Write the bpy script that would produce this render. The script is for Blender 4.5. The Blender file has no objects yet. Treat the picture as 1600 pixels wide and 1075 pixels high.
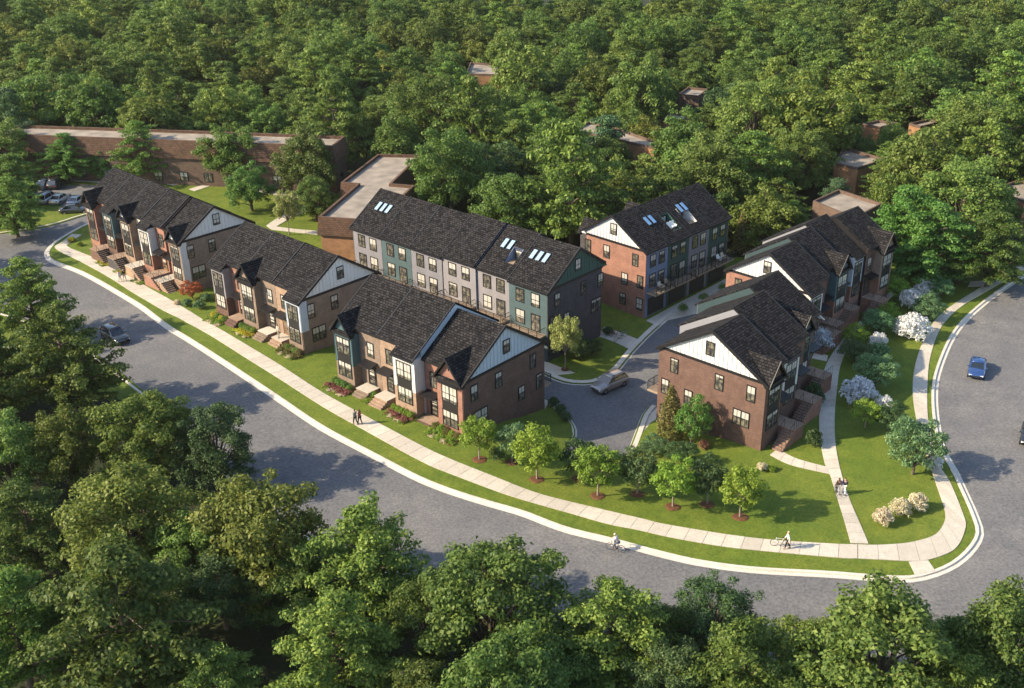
import bpy, bmesh, math, random
import numpy as np
from mathutils import Vector, Matrix
from mathutils.geometry import delaunay_2d_cdt
R = math.radians
random.seed(11)
RNG = np.random.default_rng(5)
scene = bpy.context.scene
col = scene.collection

# ------------------------------------------------------------------ camera, sky, sun, exposure
cam_d = bpy.data.cameras.new('camera')
cam = bpy.data.objects.new('camera', cam_d)
col.objects.link(cam)
cam.location = (0, 0, 56)
cam.rotation_euler = (R(90 - 25.8), 0, 0)
cam_d.sensor_width = 36
cam_d.lens = 1720 / 1600 * 36
cam_d.shift_x = -0.04375
cam_d.clip_start = 1
cam_d.clip_end = 2500
scene.camera = cam

SUN_EL, SUN_AZ = 31.5, 12.0          # elevation; heading in which shadows fall, from +x towards +y
world = bpy.data.worlds.new('World')
scene.world = world
world.use_nodes = True
wt = world.node_tree
sky = wt.nodes.new('ShaderNodeTexSky')
sky.sky_type = 'NISHITA'
sky.sun_disc = False
sky.sun_elevation = R(SUN_EL)
sky.sun_rotation = R(270 - SUN_AZ)
sky.air_density = 1.0
sky.dust_density = 1.0
wt.links.new(sky.outputs[0], wt.nodes['Background'].inputs[0])
wt.nodes['Background'].inputs[1].default_value = 0.15
sun_d = bpy.data.lights.new('sun', 'SUN')
sun_d.energy = 4.6
sun_d.angle = R(0.6)
sun_d.color = (1.0, 0.85, 0.63)
sun = bpy.data.objects.new('sun', sun_d)
col.objects.link(sun)
sun.location = (-80, 60, 90)
sun.rotation_euler = Vector((math.cos(R(SUN_EL)) * math.cos(R(SUN_AZ)), math.cos(R(SUN_EL)) * math.sin(R(SUN_AZ)),
                             -math.sin(R(SUN_EL)))).to_track_quat('-Z', 'Y').to_euler()
scene.view_settings.view_transform = 'Standard'
scene.view_settings.look = 'None'
scene.view_settings.gamma = 1.0
scene.view_settings.use_curve_mapping = False
scene.view_settings.exposure = 1.08
scene.render.engine = 'CYCLES'
scene.cycles.use_denoising = True
scene.cycles.max_bounces = 4
scene.cycles.diffuse_bounces = 2
scene.cycles.transmission_bounces = 2

# ------------------------------------------------------------------ helpers
def tag(o, label=None, cat=None, group=None, kind=None):
    if label: o['label'] = label
    if cat: o['category'] = cat
    if group: o['group'] = group
    if kind: o['kind'] = kind
    return o

def empty(name, loc=(0, 0, 0), rz=0.0, parent=None):
    o = bpy.data.objects.new(name, None)
    col.objects.link(o)
    o.location = loc
    o.rotation_euler = (0, 0, rz)
    o.empty_display_size = 0.3
    o.parent = parent
    return o

def link(name, me, parent=None, loc=(0, 0, 0), rot=(0, 0, 0), scale=(1, 1, 1)):
    o = bpy.data.objects.new(name, me)
    col.objects.link(o)
    o.parent = parent
    o.location = loc
    o.rotation_euler = rot
    o.scale = scale
    return o

def copy_tree(o, parent=None):
    c = o.copy()
    col.objects.link(c)
    c.parent = parent
    for ch in o.children:
        copy_tree(ch, c)
    return c

class MB:
    """collects faces; build() links ONE mesh with metric box-projected UVs"""
    def __init__(s):
        s.v = []; s.f = []
    def poly(s, pts):
        n = len(s.v); s.v += [tuple(p) for p in pts]; s.f.append(tuple(range(n, n + len(pts))))
    def box(s, x0, x1, y0, y1, z0, z1, M=None):
        P = [(x0, y0, z0), (x1, y0, z0), (x1, y1, z0), (x0, y1, z0), (x0, y0, z1), (x1, y0, z1), (x1, y1, z1), (x0, y1, z1)]
        s.hexa(P, M)
        return s
    def hexa(s, P, M=None):
        if M is not None: P = [tuple(M @ Vector(p)) for p in P]
        n = len(s.v); s.v += [tuple(p) for p in P]
        for q in ((3, 2, 1, 0), (4, 5, 6, 7), (0, 1, 5, 4), (1, 2, 6, 5), (2, 3, 7, 6), (3, 0, 4, 7)):
            s.f.append(tuple(n + i for i in q))
    def prism(s, prof, x0, x1):
        """profile of (y, z) points, counter-clockwise seen from -x ... extruded along x"""
        n = len(s.v); k = len(prof)
        s.v += [(x0, y, z) for y, z in prof] + [(x1, y, z) for y, z in prof]
        s.f.append(tuple(n + i for i in range(k))[::-1]); s.f.append(tuple(n + k + i for i in range(k)))
        for i in range(k):
            j = (i + 1) % k
            s.f.append((n + i, n + j, n + k + j, n + k + i))
    def prism_y(s, prof, y0, y1):
        """profile of (x, z) points extruded along y"""
        n = len(s.v); k = len(prof)
        s.v += [(x, y0, z) for x, z in prof] + [(x, y1, z) for x, z in prof]
        s.f.append(tuple(n + i for i in range(k))); s.f.append(tuple(n + k + i for i in range(k))[::-1])
        for i in range(k):
            j = (i + 1) % k
            s.f.append((n + j, n + i, n + k + i, n + k + j))
    def tube(s, pts, rad, sides=6, cap=True):
        pts = [Vector(p) for p in pts]
        rings = []
        for i, p in enumerate(pts):
            d = (pts[min(i + 1, len(pts) - 1)] - pts[max(i - 1, 0)])
            d = d.normalized() if d.length > 1e-9 else Vector((0, 0, 1))
            a = d.orthogonal().normalized() if abs(d.z) < .99 else Vector((1, 0, 0))
            a = (a - d * a.dot(d)).normalized(); b = d.cross(a)
            r = rad[i] if hasattr(rad, '__len__') else rad
            n = len(s.v)
            for k in range(sides):
                t = 2 * math.pi * k / sides
                s.v.append(tuple(p + (a * math.cos(t) + b * math.sin(t)) * r))
            rings.append(n)
        for i in range(len(rings) - 1):
            for k in range(sides):
                j = (k + 1) % sides
                s.f.append((rings[i] + k, rings[i] + j, rings[i + 1] + j, rings[i + 1] + k))
        if cap:
            s.f.append(tuple(rings[0] + k for k in range(sides))[::-1])
            s.f.append(tuple(rings[-1] + k for k in range(sides)))
    def lathe(s, prof, sides=16, M=None):
        """(r, z) profile about z"""
        n = len(s.v); k = len(prof)
        for i in range(sides):
            t = 2 * math.pi * i / sides
            for r, z in prof:
                p = Vector((r * math.cos(t), r * math.sin(t), z))
                s.v.append(tuple(M @ p) if M is not None else tuple(p))
        for i in range(sides):
            j = (i + 1) % sides
            for q in range(k - 1):
                s.f.append((n + i * k + q, n + j * k + q, n + j * k + q + 1, n + i * k + q + 1))
    def mesh(s, name, mat, smooth=False, fix=True):
        me = bpy.data.meshes.new(name)
        me.from_pydata(s.v, [], s.f)
        if fix:
            bm = bmesh.new(); bm.from_mesh(me)
            bmesh.ops.recalc_face_normals(bm, faces=bm.faces)
            bm.to_mesh(me); bm.free()
        me.update()
        uv = me.uv_layers.new(name='UVMap')
        co = me.vertices
        d = uv.data
        for p in me.polygons:
            n = p.normal
            if abs(n.z) > .985: t = Vector((1, 0, 0))
            else: t = Vector((-n.y, n.x, 0)).normalized()
            b = n.cross(t)
            for li in p.loop_indices:
                c = co[me.loops[li].vertex_index].co
                d[li].uv = (c.dot(t), c.dot(b))
        if smooth:
            me.polygons.foreach_set('use_smooth', [True] * len(me.polygons))
        me.materials.append(mat)
        return me
    def build(s, name, mat, parent=None, loc=(0, 0, 0), rot=(0, 0, 0), smooth=False, fix=True):
        return link(name, s.mesh(name, mat, smooth, fix), parent, loc, rot)

# ------------------------------------------------------------------ materials
def new_mat(name):
    m = bpy.data.materials.new(name)
    m.use_nodes = True
    nt = m.node_tree
    return m, nt, nt.nodes['Principled BSDF'], nt.nodes.new, nt.links.new

def rgb(c): return (c[0], c[1], c[2], 1)
def lum(c, k): return (min(1, c[0] * k), min(1, c[1] * k), min(1, c[2] * k), 1)

def m_plain(name, c, rough=.6, metal=0, var=.18, scale=3.0, spec=.4, bump=0.0, bscale=40):
    m, nt, b, N, L = new_mat(name)
    tc = N('ShaderNodeTexCoord')
    nz = N('ShaderNodeTexNoise'); nz.inputs['Scale'].default_value = scale; nz.inputs['Detail'].default_value = 6
    L(tc.outputs['Object'], nz.inputs['Vector'])
    cr = N('ShaderNodeValToRGB')
    cr.color_ramp.elements[0].position = .3; cr.color_ramp.elements[1].position = .7
    cr.color_ramp.elements[0].color = lum(c, 1 - var); cr.color_ramp.elements[1].color = lum(c, 1 + var)
    L(nz.outputs['Fac'], cr.inputs['Fac']); L(cr.outputs['Color'], b.inputs['Base Color'])
    b.inputs['Roughness'].default_value = rough; b.inputs['Metallic'].default_value = metal
    b.inputs['Specular IOR Level'].default_value = spec
    if bump:
        n2 = N('ShaderNodeTexNoise'); n2.inputs['Scale'].default_value = bscale; n2.inputs['Detail'].default_value = 4
        L(tc.outputs['Object'], n2.inputs['Vector'])
        bp = N('ShaderNodeBump'); bp.inputs['Strength'].default_value = bump; bp.inputs['Distance'].default_value = .05
        L(n2.outputs['Fac'], bp.inputs['Height']); L(bp.outputs['Normal'], b.inputs['Normal'])
    return m

def m_brick(name, c1, c2, mortar, bw=.22, bh=.075, ms=.012, rough=.85, bump=.4, off=.5, wash=.22):
    m, nt, b, N, L = new_mat(name)
    tc = N('ShaderNodeTexCoord')
    br = N('ShaderNodeTexBrick')
    br.offset = off
    br.inputs['Color1'].default_value = rgb(c1); br.inputs['Color2'].default_value = rgb(c2); br.inputs['Mortar'].default_value = rgb(mortar)
    br.inputs['Scale'].default_value = 1.0; br.inputs['Mortar Size'].default_value = ms; br.inputs['Mortar Smooth'].default_value = .2
    br.inputs['Brick Width'].default_value = bw; br.inputs['Row Height'].default_value = bh; br.inputs['Bias'].default_value = 0
    L(tc.outputs['UV'], br.inputs['Vector'])
    nz = N('ShaderNodeTexNoise'); nz.inputs['Scale'].default_value = .9; nz.inputs['Detail'].default_value = 8; nz.inputs['Roughness'].default_value = .7
    L(tc.outputs['Object'], nz.inputs['Vector'])
    mp = N('ShaderNodeMapRange'); mp.inputs['From Min'].default_value = .3; mp.inputs['From Max'].default_value = .7
    mp.inputs['To Min'].default_value = 1 - wash; mp.inputs['To Max'].default_value = 1 + wash
    L(nz.outputs['Fac'], mp.inputs['Value'])
    mu = N('ShaderNodeMix'); mu.data_type = 'RGBA'; mu.blend_type = 'MULTIPLY'; mu.inputs['Factor'].default_value = 1
    L(br.outputs['Color'], mu.inputs['A']); L(mp.outputs['Result'], mu.inputs['B'])
    L(mu.outputs['Result'], b.inputs['Base Color'])
    bp = N('ShaderNodeBump'); bp.inputs['Strength'].default_value = bump; bp.inputs['Distance'].default_value = .02; bp.invert = True
    L(br.outputs['Fac'], bp.inputs['Height']); L(bp.outputs['Normal'], b.inputs['Normal'])
    b.inputs['Roughness'].default_value = rough; b.inputs['Specular IOR Level'].default_value = .25
    return m

def m_shingle(name, a, bcol, c, rw=.42, rh=.24):
    """laminated roof shingles: courses of tabs in three tones with a dark line under each course"""
    m, nt, b, N, L = new_mat(name)
    tc = N('ShaderNodeTexCoord')
    br = N('ShaderNodeTexBrick'); br.offset = .37; br.squash = 1.0
    br.inputs['Color1'].default_value = rgb(a); br.inputs['Color2'].default_value = rgb(bcol); br.inputs['Mortar'].default_value = rgb(c)
    br.inputs['Scale'].default_value = 1; br.inputs['Brick Width'].default_value = rw; br.inputs['Row Height'].default_value = rh
    br.inputs['Mortar Size'].default_value = .03; br.inputs['Mortar Smooth'].default_value = .2
    L(tc.outputs['UV'], br.inputs['Vector'])
    nz = N('ShaderNodeTexNoise'); nz.inputs['Scale'].default_value = 2.6; nz.inputs['Detail'].default_value = 9; nz.inputs['Roughness'].default_value = .75
    L(tc.outputs['Object'], nz.inputs['Vector'])
    mp = N('ShaderNodeMapRange'); mp.inputs['From Min'].default_value = .3; mp.inputs['From Max'].default_value = .7
    mp.inputs['To Min'].default_value = .88; mp.inputs['To Max'].default_value = 1.12
    L(nz.outputs['Fac'], mp.inputs['Value'])
    mu = N('ShaderNodeMix'); mu.data_type = 'RGBA'; mu.blend_type = 'MULTIPLY'; mu.inputs['Factor'].default_value = 1
    L(br.outputs['Color'], mu.inputs['A']); L(mp.outputs['Result'], mu.inputs['B'])
    L(mu.outputs['Result'], b.inputs['Base Color'])
    # each course steps up like a saw tooth
    sp = N('ShaderNodeSeparateXYZ'); L(tc.outputs['UV'], sp.inputs[0])
    md = N('ShaderNodeMath'); md.operation = 'DIVIDE'; md.inputs[1].default_value = rh; L(sp.outputs['Y'], md.inputs[0])
    fr = N('ShaderNodeMath'); fr.operation = 'FRACT'; L(md.outputs[0], fr.inputs[0])
    ad = N('ShaderNodeMath'); ad.operation = 'SUBTRACT'; ad.inputs[0].default_value = 1; L(fr.outputs[0], ad.inputs[1])
    mul = N('ShaderNodeMath'); mul.operation = 'MULTIPLY_ADD'; mul.inputs[1].default_value = -.6; L(br.outputs['Fac'], mul.inputs[0]); L(ad.outputs[0], mul.inputs[2])
    bp = N('ShaderNodeBump'); bp.inputs['Strength'].default_value = .8; bp.inputs['Distance'].default_value = .035
    L(mul.outputs[0], bp.inputs['Height']); L(bp.outputs['Normal'], b.inputs['Normal'])
    b.inputs['Roughness'].default_value = .9; b.inputs['Specular IOR Level'].default_value = .06
    return m

def m_siding(name, c, pitch=.2, rough=.55, strength=.5):
    """lap boards: fine horizontal courses as relief"""
    m, nt, b, N, L = new_mat(name)
    tc = N('ShaderNodeTexCoord')
    sp = N('ShaderNodeSeparateXYZ'); L(tc.outputs['UV'], sp.inputs[0])
    md = N('ShaderNodeMath'); md.operation = 'DIVIDE'; md.inputs[1].default_value = pitch; L(sp.outputs['Y'], md.inputs[0])
    fr = N('ShaderNodeMath'); fr.operation = 'FRACT'; L(md.outputs[0], fr.inputs[0])
    bp = N('ShaderNodeBump'); bp.inputs['Strength'].default_value = strength; bp.inputs['Distance'].default_value = .02; bp.invert = True
    L(fr.outputs[0], bp.inputs['Height']); L(bp.outputs['Normal'], b.inputs['Normal'])
    nz = N('ShaderNodeTexNoise'); nz.inputs['Scale'].default_value = 1.1; nz.inputs['Detail'].default_value = 7
    L(tc.outputs['Object'], nz.inputs['Vector'])
    cr = N('ShaderNodeValToRGB'); cr.color_ramp.elements[0].position = .3; cr.color_ramp.elements[1].position = .7
    cr.color_ramp.elements[0].color = lum(c, .9); cr.color_ramp.elements[1].color = lum(c, 1.06)
    L(nz.outputs['Fac'], cr.inputs['Fac']); L(cr.outputs['Color'], b.inputs['Base Color'])
    b.inputs['Roughness'].default_value = rough
    return m

def m_ground(name, c1, c2, c3, objvar=0.0, s1=.12, s2=1.6, s3=14, rough=.9, bump=.4, bs=9, bd=.08):
    m, nt, b, N, L = new_mat(name)
    tc = N('ShaderNodeTexCoord')
    def nz(s, d=6, r=.6):
        n = N('ShaderNodeTexNoise'); n.inputs['Scale'].default_value = s; n.inputs['Detail'].default_value = d; n.inputs['Roughness'].default_value = r
        L(tc.outputs['Object'], n.inputs['Vector']); return n
    def mr(n, a, bb, lo=.35, hi=.65):
        mp = N('ShaderNodeMapRange'); mp.inputs['From Min'].default_value = lo; mp.inputs['From Max'].default_value = hi
        mp.inputs['To Min'].default_value = a; mp.inputs['To Max'].default_value = bb
        L(n.outputs['Fac'], mp.inputs['Value']); return mp
    a = nz(s1); bq = nz(s2, 8, .7); cc = nz(s3, 5, .7)
    m1 = N('ShaderNodeMix'); m1.data_type = 'RGBA'; m1.inputs['A'].default_value = rgb(c1); m1.inputs['B'].default_value = rgb(c2)
    L(mr(a, 0, 1).outputs['Result'], m1.inputs['Factor'])
    m2 = N('ShaderNodeMix'); m2.data_type = 'RGBA'; m2.inputs['B'].default_value = rgb(c3)
    L(m1.outputs['Result'], m2.inputs['A']); L(mr(bq, 0, .75).outputs['Result'], m2.inputs['Factor'])
    mu = N('ShaderNodeMix'); mu.data_type = 'RGBA'; mu.blend_type = 'MULTIPLY'; mu.inputs['Factor'].default_value = 1
    L(m2.outputs['Result'], mu.inputs['A']); L(mr(cc, .72, 1.28).outputs['Result'], mu.inputs['B'])
    if objvar:
        oi = N('ShaderNodeObjectInfo'); om = N('ShaderNodeMapRange'); om.inputs['To Min'].default_value = 1 - objvar; om.inputs['To Max'].default_value = 1 + objvar
        L(oi.outputs['Random'], om.inputs['Value'])
        m3 = N('ShaderNodeMix'); m3.data_type = 'RGBA'; m3.blend_type = 'MULTIPLY'; m3.inputs['Factor'].default_value = 1
        L(mu.outputs['Result'], m3.inputs['A']); L(om.outputs['Result'], m3.inputs['B']); mu = m3
    L(mu.outputs['Result'], b.inputs['Base Color'])
    n4 = nz(bs, 6, .75)
    bp = N('ShaderNodeBump'); bp.inputs['Strength'].default_value = bump; bp.inputs['Distance'].default_value = bd
    L(n4.outputs['Fac'], bp.inputs['Height']); L(bp.outputs['Normal'], b.inputs['Normal'])
    b.inputs['Roughness'].default_value = rough; b.inputs['Specular IOR Level'].default_value = .2
    return m

def m_leaf(name, dark, mid, light, trans=.42, rough=.55, objvar=.3):
    """foliage: tone changes from leaf to leaf and from tree to tree; light passes through"""
    m, nt, b, N, L = new_mat(name)
    ge = N('ShaderNodeNewGeometry'); oi = N('ShaderNodeObjectInfo')
    cr = N('ShaderNodeValToRGB')
    e = cr.color_ramp.elements
    e[0].position = 0; e[0].color = rgb(dark); e[1].position = 1; e[1].color = rgb(light)
    k = e.new(.5); k.color = rgb(mid)
    L(ge.outputs['Random Per Island'], cr.inputs['Fac'])
    mp = N('ShaderNodeMapRange'); mp.inputs['To Min'].default_value = 1 - objvar; mp.inputs['To Max'].default_value = 1 + objvar
    L(oi.outputs['Random'], mp.inputs['Value'])
    hs = N('ShaderNodeHueSaturation')
    L(cr.outputs['Color'], hs.inputs['Color']); L(mp.outputs['Result'], hs.inputs['Value'])
    h2 = N('ShaderNodeMath'); h2.operation = 'MULTIPLY'; h2.inputs[1].default_value = 7.31; L(oi.outputs['Random'], h2.inputs[0])
    h3 = N('ShaderNodeMath'); h3.operation = 'FRACT'; L(h2.outputs[0], h3.inputs[0])
    h4 = N('ShaderNodeMapRange'); h4.inputs['To Min'].default_value = .484; h4.inputs['To Max'].default_value = .516
    L(h3.outputs[0], h4.inputs['Value']); L(h4.outputs['Result'], hs.inputs['Hue'])
    L(hs.outputs['Color'], b.inputs['Base Color'])
    b.inputs['Roughness'].default_value = rough; b.inputs['Specular IOR Level'].default_value = .25
    tr = N('ShaderNodeBsdfTranslucent')
    L(hs.outputs['Color'], tr.inputs['Color'])
    mx = N('ShaderNodeMixShader'); mx.inputs[0].default_value = trans
    out = nt.nodes['Material Output']
    L(b.outputs[0], mx.inputs[1]); L(tr.outputs[0], mx.inputs[2]); L(mx.outputs[0], out.inputs['Surface'])
    return m

def m_glass(name, dark, pale, rough=.05):
    """window panes: blinds drawn to a different height in each window over a dim room, behind glass"""
    m, nt, b, N, L = new_mat(name)
    tc = N('ShaderNodeTexCoord'); oi = N('ShaderNodeObjectInfo')
    sp = N('ShaderNodeSeparateXYZ'); L(tc.outputs['Generated'], sp.inputs[0])
    th = N('ShaderNodeMapRange'); th.inputs['To Min'].default_value = .1; th.inputs['To Max'].default_value = 1.3
    L(oi.outputs['Random'], th.inputs['Value'])
    gt = N('ShaderNodeMath'); gt.operation = 'GREATER_THAN'; L(sp.outputs['Z'], gt.inputs[0]); L(th.outputs['Result'], gt.inputs[1])
    nz = N('ShaderNodeTexNoise'); nz.inputs['Scale'].default_value = 2.2; nz.inputs['Detail'].default_value = 4
    ad = N('ShaderNodeVectorMath'); ad.operation = 'ADD'; L(tc.outputs['Object'], ad.inputs[0])
    ml = N('ShaderNodeMath'); ml.operation = 'MULTIPLY'; ml.inputs[1].default_value = 37; L(oi.outputs['Random'], ml.inputs[0])
    cx = N('ShaderNodeCombineXYZ'); L(ml.outputs[0], cx.inputs[0]); L(ml.outputs[0], cx.inputs[2]); L(cx.outputs[0], ad.inputs[1]); L(ad.outputs[0], nz.inputs['Vector'])
    cr = N('ShaderNodeValToRGB'); cr.color_ramp.elements[0].position = .4; cr.color_ramp.elements[1].position = .66
    cr.color_ramp.elements[0].color = rgb(dark); cr.color_ramp.elements[1].color = (pale[0] * .45, pale[1] * .42, pale[2] * .34, 1)
    L(nz.outputs['Fac'], cr.inputs['Fac'])
    mx = N('ShaderNodeMix'); mx.data_type = 'RGBA'; L(gt.outputs[0], mx.inputs['Factor']); L(cr.outputs['Color'], mx.inputs['A']); mx.inputs['B'].default_value = rgb(pale)
    L(mx.outputs['Result'], b.inputs['Base Color'])
    b.inputs['Roughness'].default_value = rough
    b.inputs['Specular IOR Level'].default_value = .8
    return m

M = {}
M['lawn'] = m_ground('lawn_grass', (.1, .14, .015), (.155, .175, .024), (.062, .106, .012), s1=.09, s2=.6, s3=5, bump=.6, bs=16, bd=.06)
M['forest_floor'] = m_ground('forest_floor', (.018, .03, .008), (.03, .045, .012), (.03, .025, .014), s1=.05, s2=.4, s3=3, bump=.6, bs=2, bd=.3)
M['asphalt'] = m_ground('asphalt', (.125, .124, .125), (.185, .174, .16), (.108, .107, .11), s1=.05, s2=.3, s3=4, rough=.8, bump=.25, bs=30, bd=.02)
M['asphalt2'] = m_ground('alley_asphalt', (.125, .125, .128), (.155, .153, .152), (.1, .1, .105), s1=.05, s2=.3, s3=4, rough=.75, bump=.25, bs=30, bd=.02)
M['concrete'] = m_ground('concrete', (.47, .42, .345), (.54, .485, .4), (.41, .37, .3), objvar=.09, s1=.2, s2=1.5, s3=14, rough=.8, bump=.15, bs=30, bd=.02)
M['kerb'] = m_ground('kerb_concrete', (.55, .5, .42), (.6, .55, .47), (.48, .435, .365), s1=.2, s2=1.2, s3=12, rough=.8, bump=.12, bs=30, bd=.02)
M['joint'] = m_plain('joint_bed', (.24, .21, .17), .9)  # darker concrete of the bed, seen in the open slab joints
M['mulch'] = m_ground('mulch', (.13, .06, .03), (.17, .08, .04), (.08, .04, .02), s1=.5, s2=3, s3=18, bump=.8, bs=20)
M['brick_red'] = m_brick('brick_red', (.33, .135, .085), (.2, .085, .06), (.25, .18, .14))
M['brick_brown'] = m_brick('brick_brown', (.155, .083, .06), (.095, .053, .042), (.125, .086, .067))
M['brick_tan'] = m_brick('brick_tan', (.34, .225, .15), (.25, .165, .115), (.3, .22, .16))
M['brick_taupe'] = m_brick('brick_taupe', (.235, .17, .125), (.175, .125, .095), (.21, .16, .12))
M['brick_char'] = m_brick('brick_charcoal', (.075, .068, .068), (.05, .046, .048), (.07, .064, .064))
M['brick_white'] = m_brick('brick_whitewashed', (.58, .5, .42), (.48, .41, .34), (.52, .46, .39))
M['shake'] = m_brick('wood_shakes', (.15, .085, .055), (.095, .055, .036), (.06, .035, .022), bw=.45, bh=.3, ms=.03, bump=.8)
M['white'] = m_plain('white_siding', (.56, .55, .53), .55, var=.05)
M['teal'] = m_plain('teal_siding', (.065, .115, .125), .5, var=.1)
M['pale_blue'] = m_plain('pale_blue_siding', (.42, .47, .52), .5, var=.06)
M['teal_lap'] = m_siding('teal_lap_siding', (.06, .098, .104))
M['green_lap'] = m_siding('green_lap_siding', (.03, .07, .06))
M['green'] = m_plain('green_siding', (.035, .085, .07), .5, var=.1)
M['grey_lap'] = m_siding('grey_lap_siding', (.185, .18, .195))
M['grey2_lap'] = m_siding('warm_grey_lap_siding', (.225, .21, .215))
M['blue_lap'] = m_siding('blue_grey_lap_siding', (.15, .19, .28))
M['pale_grey'] = m_plain('pale_grey_siding', (.21, .21, .225), .5, var=.06)
M['teal_dark'] = m_plain('dark_teal_siding', (.033, .056, .06), .5, var=.08)
M['navy'] = m_siding('navy_lap_siding', (.07, .09, .14))
M['black'] = m_plain('black_trim', (.012, .011, .012), .45, var=.15)
M['panel'] = m_plain('black_panel', (.018, .017, .018), .4, var=.15)
M['shingle'] = m_shingle('roof_shingles', (.04, .0375, .037), (.0125, .0122, .013), (.003, .003, .0035), .42, .28)
M['shingle_far'] = m_plain('roof_membrane', (.25, .21, .165), .85, var=.28, scale=.5, bump=.2, bscale=3)
M['glass'] = m_glass('window_glass', (.03, .032, .036), (.44, .42, .37))
M['skyglass'] = m_plain('skylight_glass', (.16, .3, .5), .04, var=.1, spec=1.0)  # blue of the reflected sky is painted into the base colour
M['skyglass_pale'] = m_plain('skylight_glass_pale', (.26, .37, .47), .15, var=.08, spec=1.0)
M['garage'] = m_siding('garage_door', (.02, .016, .014), pitch=.55, strength=1)
M['deck'] = m_plain('deck_boards', (.3, .22, .15), .6, var=.2, scale=5)
M['wood'] = m_plain('door_wood', (.2, .105, .05), .5, var=.25, scale=6)
M['rail'] = m_plain('railing_metal', (.02, .017, .016), .4)
M['bark'] = m_plain('bark', (.1, .075, .055), .9, var=.35, scale=4, bump=.8, bscale=12)
M['bark_pale'] = m_plain('bark_pale', (.26, .21, .16), .9, var=.25, scale=4, bump=.6, bscale=14)
M['far_wall'] = m_brick('rust_brick', (.31, .165, .08), (.26, .135, .065), (.27, .16, .09), bw=.6, bh=.2)
M['far_dark'] = m_brick('dark_brick', (.13, .085, .06), (.1, .065, .05), (.11, .08, .06), bw=.6, bh=.2)
M['leaf_oak'] = m_leaf('oak_leaves', (0.063, 0.115, 0.023), (0.121, 0.190, 0.039), (0.201, 0.259, 0.055))
M['leaf_olive'] = m_leaf('olive_leaves', (0.072, 0.110, 0.020), (0.143, 0.182, 0.033), (0.231, 0.253, 0.050))
M['leaf_ash'] = m_leaf('ash_leaves', (0.063, 0.115, 0.023), (0.132, 0.207, 0.039), (0.230, 0.299, 0.057))
M['leaf_pine'] = m_leaf('pine_leaves', (0.038, 0.086, 0.038), (0.065, 0.130, 0.052), (0.108, 0.184, 0.070), trans=.15)
M['leaf_lime'] = m_leaf('lime_leaves', (.11, .19, .02), (.19, .3, .032), (.3, .42, .07), objvar=.12)
M['leaf_fresh'] = m_leaf('fresh_leaves', (0.069, 0.150, 0.025), (0.125, 0.237, 0.044), (0.200, 0.325, 0.075), objvar=.15)
M['leaf_pale'] = m_leaf('pale_new_leaves', (.2, .23, .05), (.3, .33, .09), (.42, .42, .16), objvar=.1)
M['leaf_sage'] = m_leaf('sage_leaves', (0.065, 0.143, 0.052), (0.130, 0.247, 0.098), (0.234, 0.364, 0.169), objvar=.15)
M['leaf_dark'] = m_leaf('dark_leaves', (0.043, 0.086, 0.030), (0.076, 0.130, 0.043), (0.130, 0.194, 0.065), objvar=.2)
M['leaf_bronze'] = m_leaf('bronze_leaves', (.1, .1, .03), (.17, .16, .045), (.25, .22, .08), objvar=.1)
M['leaf_red'] = m_leaf('red_leaves', (.2, .05, .02), (.36, .1, .04), (.5, .19, .08), objvar=.15)
M['leaf_white'] = m_leaf('white_blossom', (.5, .52, .5), (.78, .78, .75), (.9, .88, .84), objvar=.06)
M['leaf_bluewhite'] = m_leaf('blue_white_blossom', (.48, .5, .52), (.7, .72, .74), (.86, .87, .87), objvar=.06)
M['leaf_cream'] = m_leaf('cream_blossom', (.45, .36, .2), (.72, .62, .42), (.85, .78, .6), objvar=.06)
M['leaf_yellow'] = m_leaf('yellow_flowers', (.25, .24, .02), (.45, .42, .03), (.6, .52, .06), objvar=.15)
M['leaf_heather'] = m_leaf('heather_flowers', (.16, .06, .05), (.28, .11, .09), (.34, .2, .12), objvar=.2)

# ------------------------------------------------------------------ the lie of the land
TERRAIN_PTS = np.array([
    (-17, 99, 0), (-28, 108, 0), (-36, 117, 0), (-47, 127, -.5), (-58, 139, -.9), (-64, 130, -.8), (-25, 95, 0), (-45, 111, -.1), (-8, 88, 0), (0, 82, 0),
    (10, 80, 0), (20, 76, 0), (33, 72, -.1), (12, 88, -.5), (3, 90, -.6), (-5, 92, -.2),
    (2, 108, -2.5), (-12, 119, -2.5), (-25, 130, -2.3), (-38, 141, -1.9), (8, 106, -2.6), (10, 112, -2.6), (16, 120, -2.5), (24, 130, -2.4), (4, 99, -2.2), (8, 97, -2.0),
    (21, 92, -1.0), (28, 105, -1.0), (35, 115, -1.0), (42, 128, -1.0), (30, 92, -.6), (36, 105, -.7), (39, 90, -.3), (43, 120, -.9), (55, 135, -1), (50, 80, -.2),
    (6, 125, -2.8), (2, 136, -2.4), (-15, 135, -2.4), (-60, 165, -1), (-85, 150, -1), (-30, 170, -1.5), (0, 170, -2), (40, 170, -1.5), (0, 60, 0), (-40, 80, 0), (-80, 110, -.5), (30, 55, 0),
    (70, 100, -.3), (0, 250, -2), (-100, 250, -1), (100, 250, -1)], dtype=float)
def ground(x, y):
    d2 = (TERRAIN_PTS[:, 0] - x) ** 2 + (TERRAIN_PTS[:, 1] - y) ** 2
    w = 1.0 / (1.0 + d2 / 49.0) ** 2.5
    return float((w * TERRAIN_PTS[:, 2]).sum() / w.sum())

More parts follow.
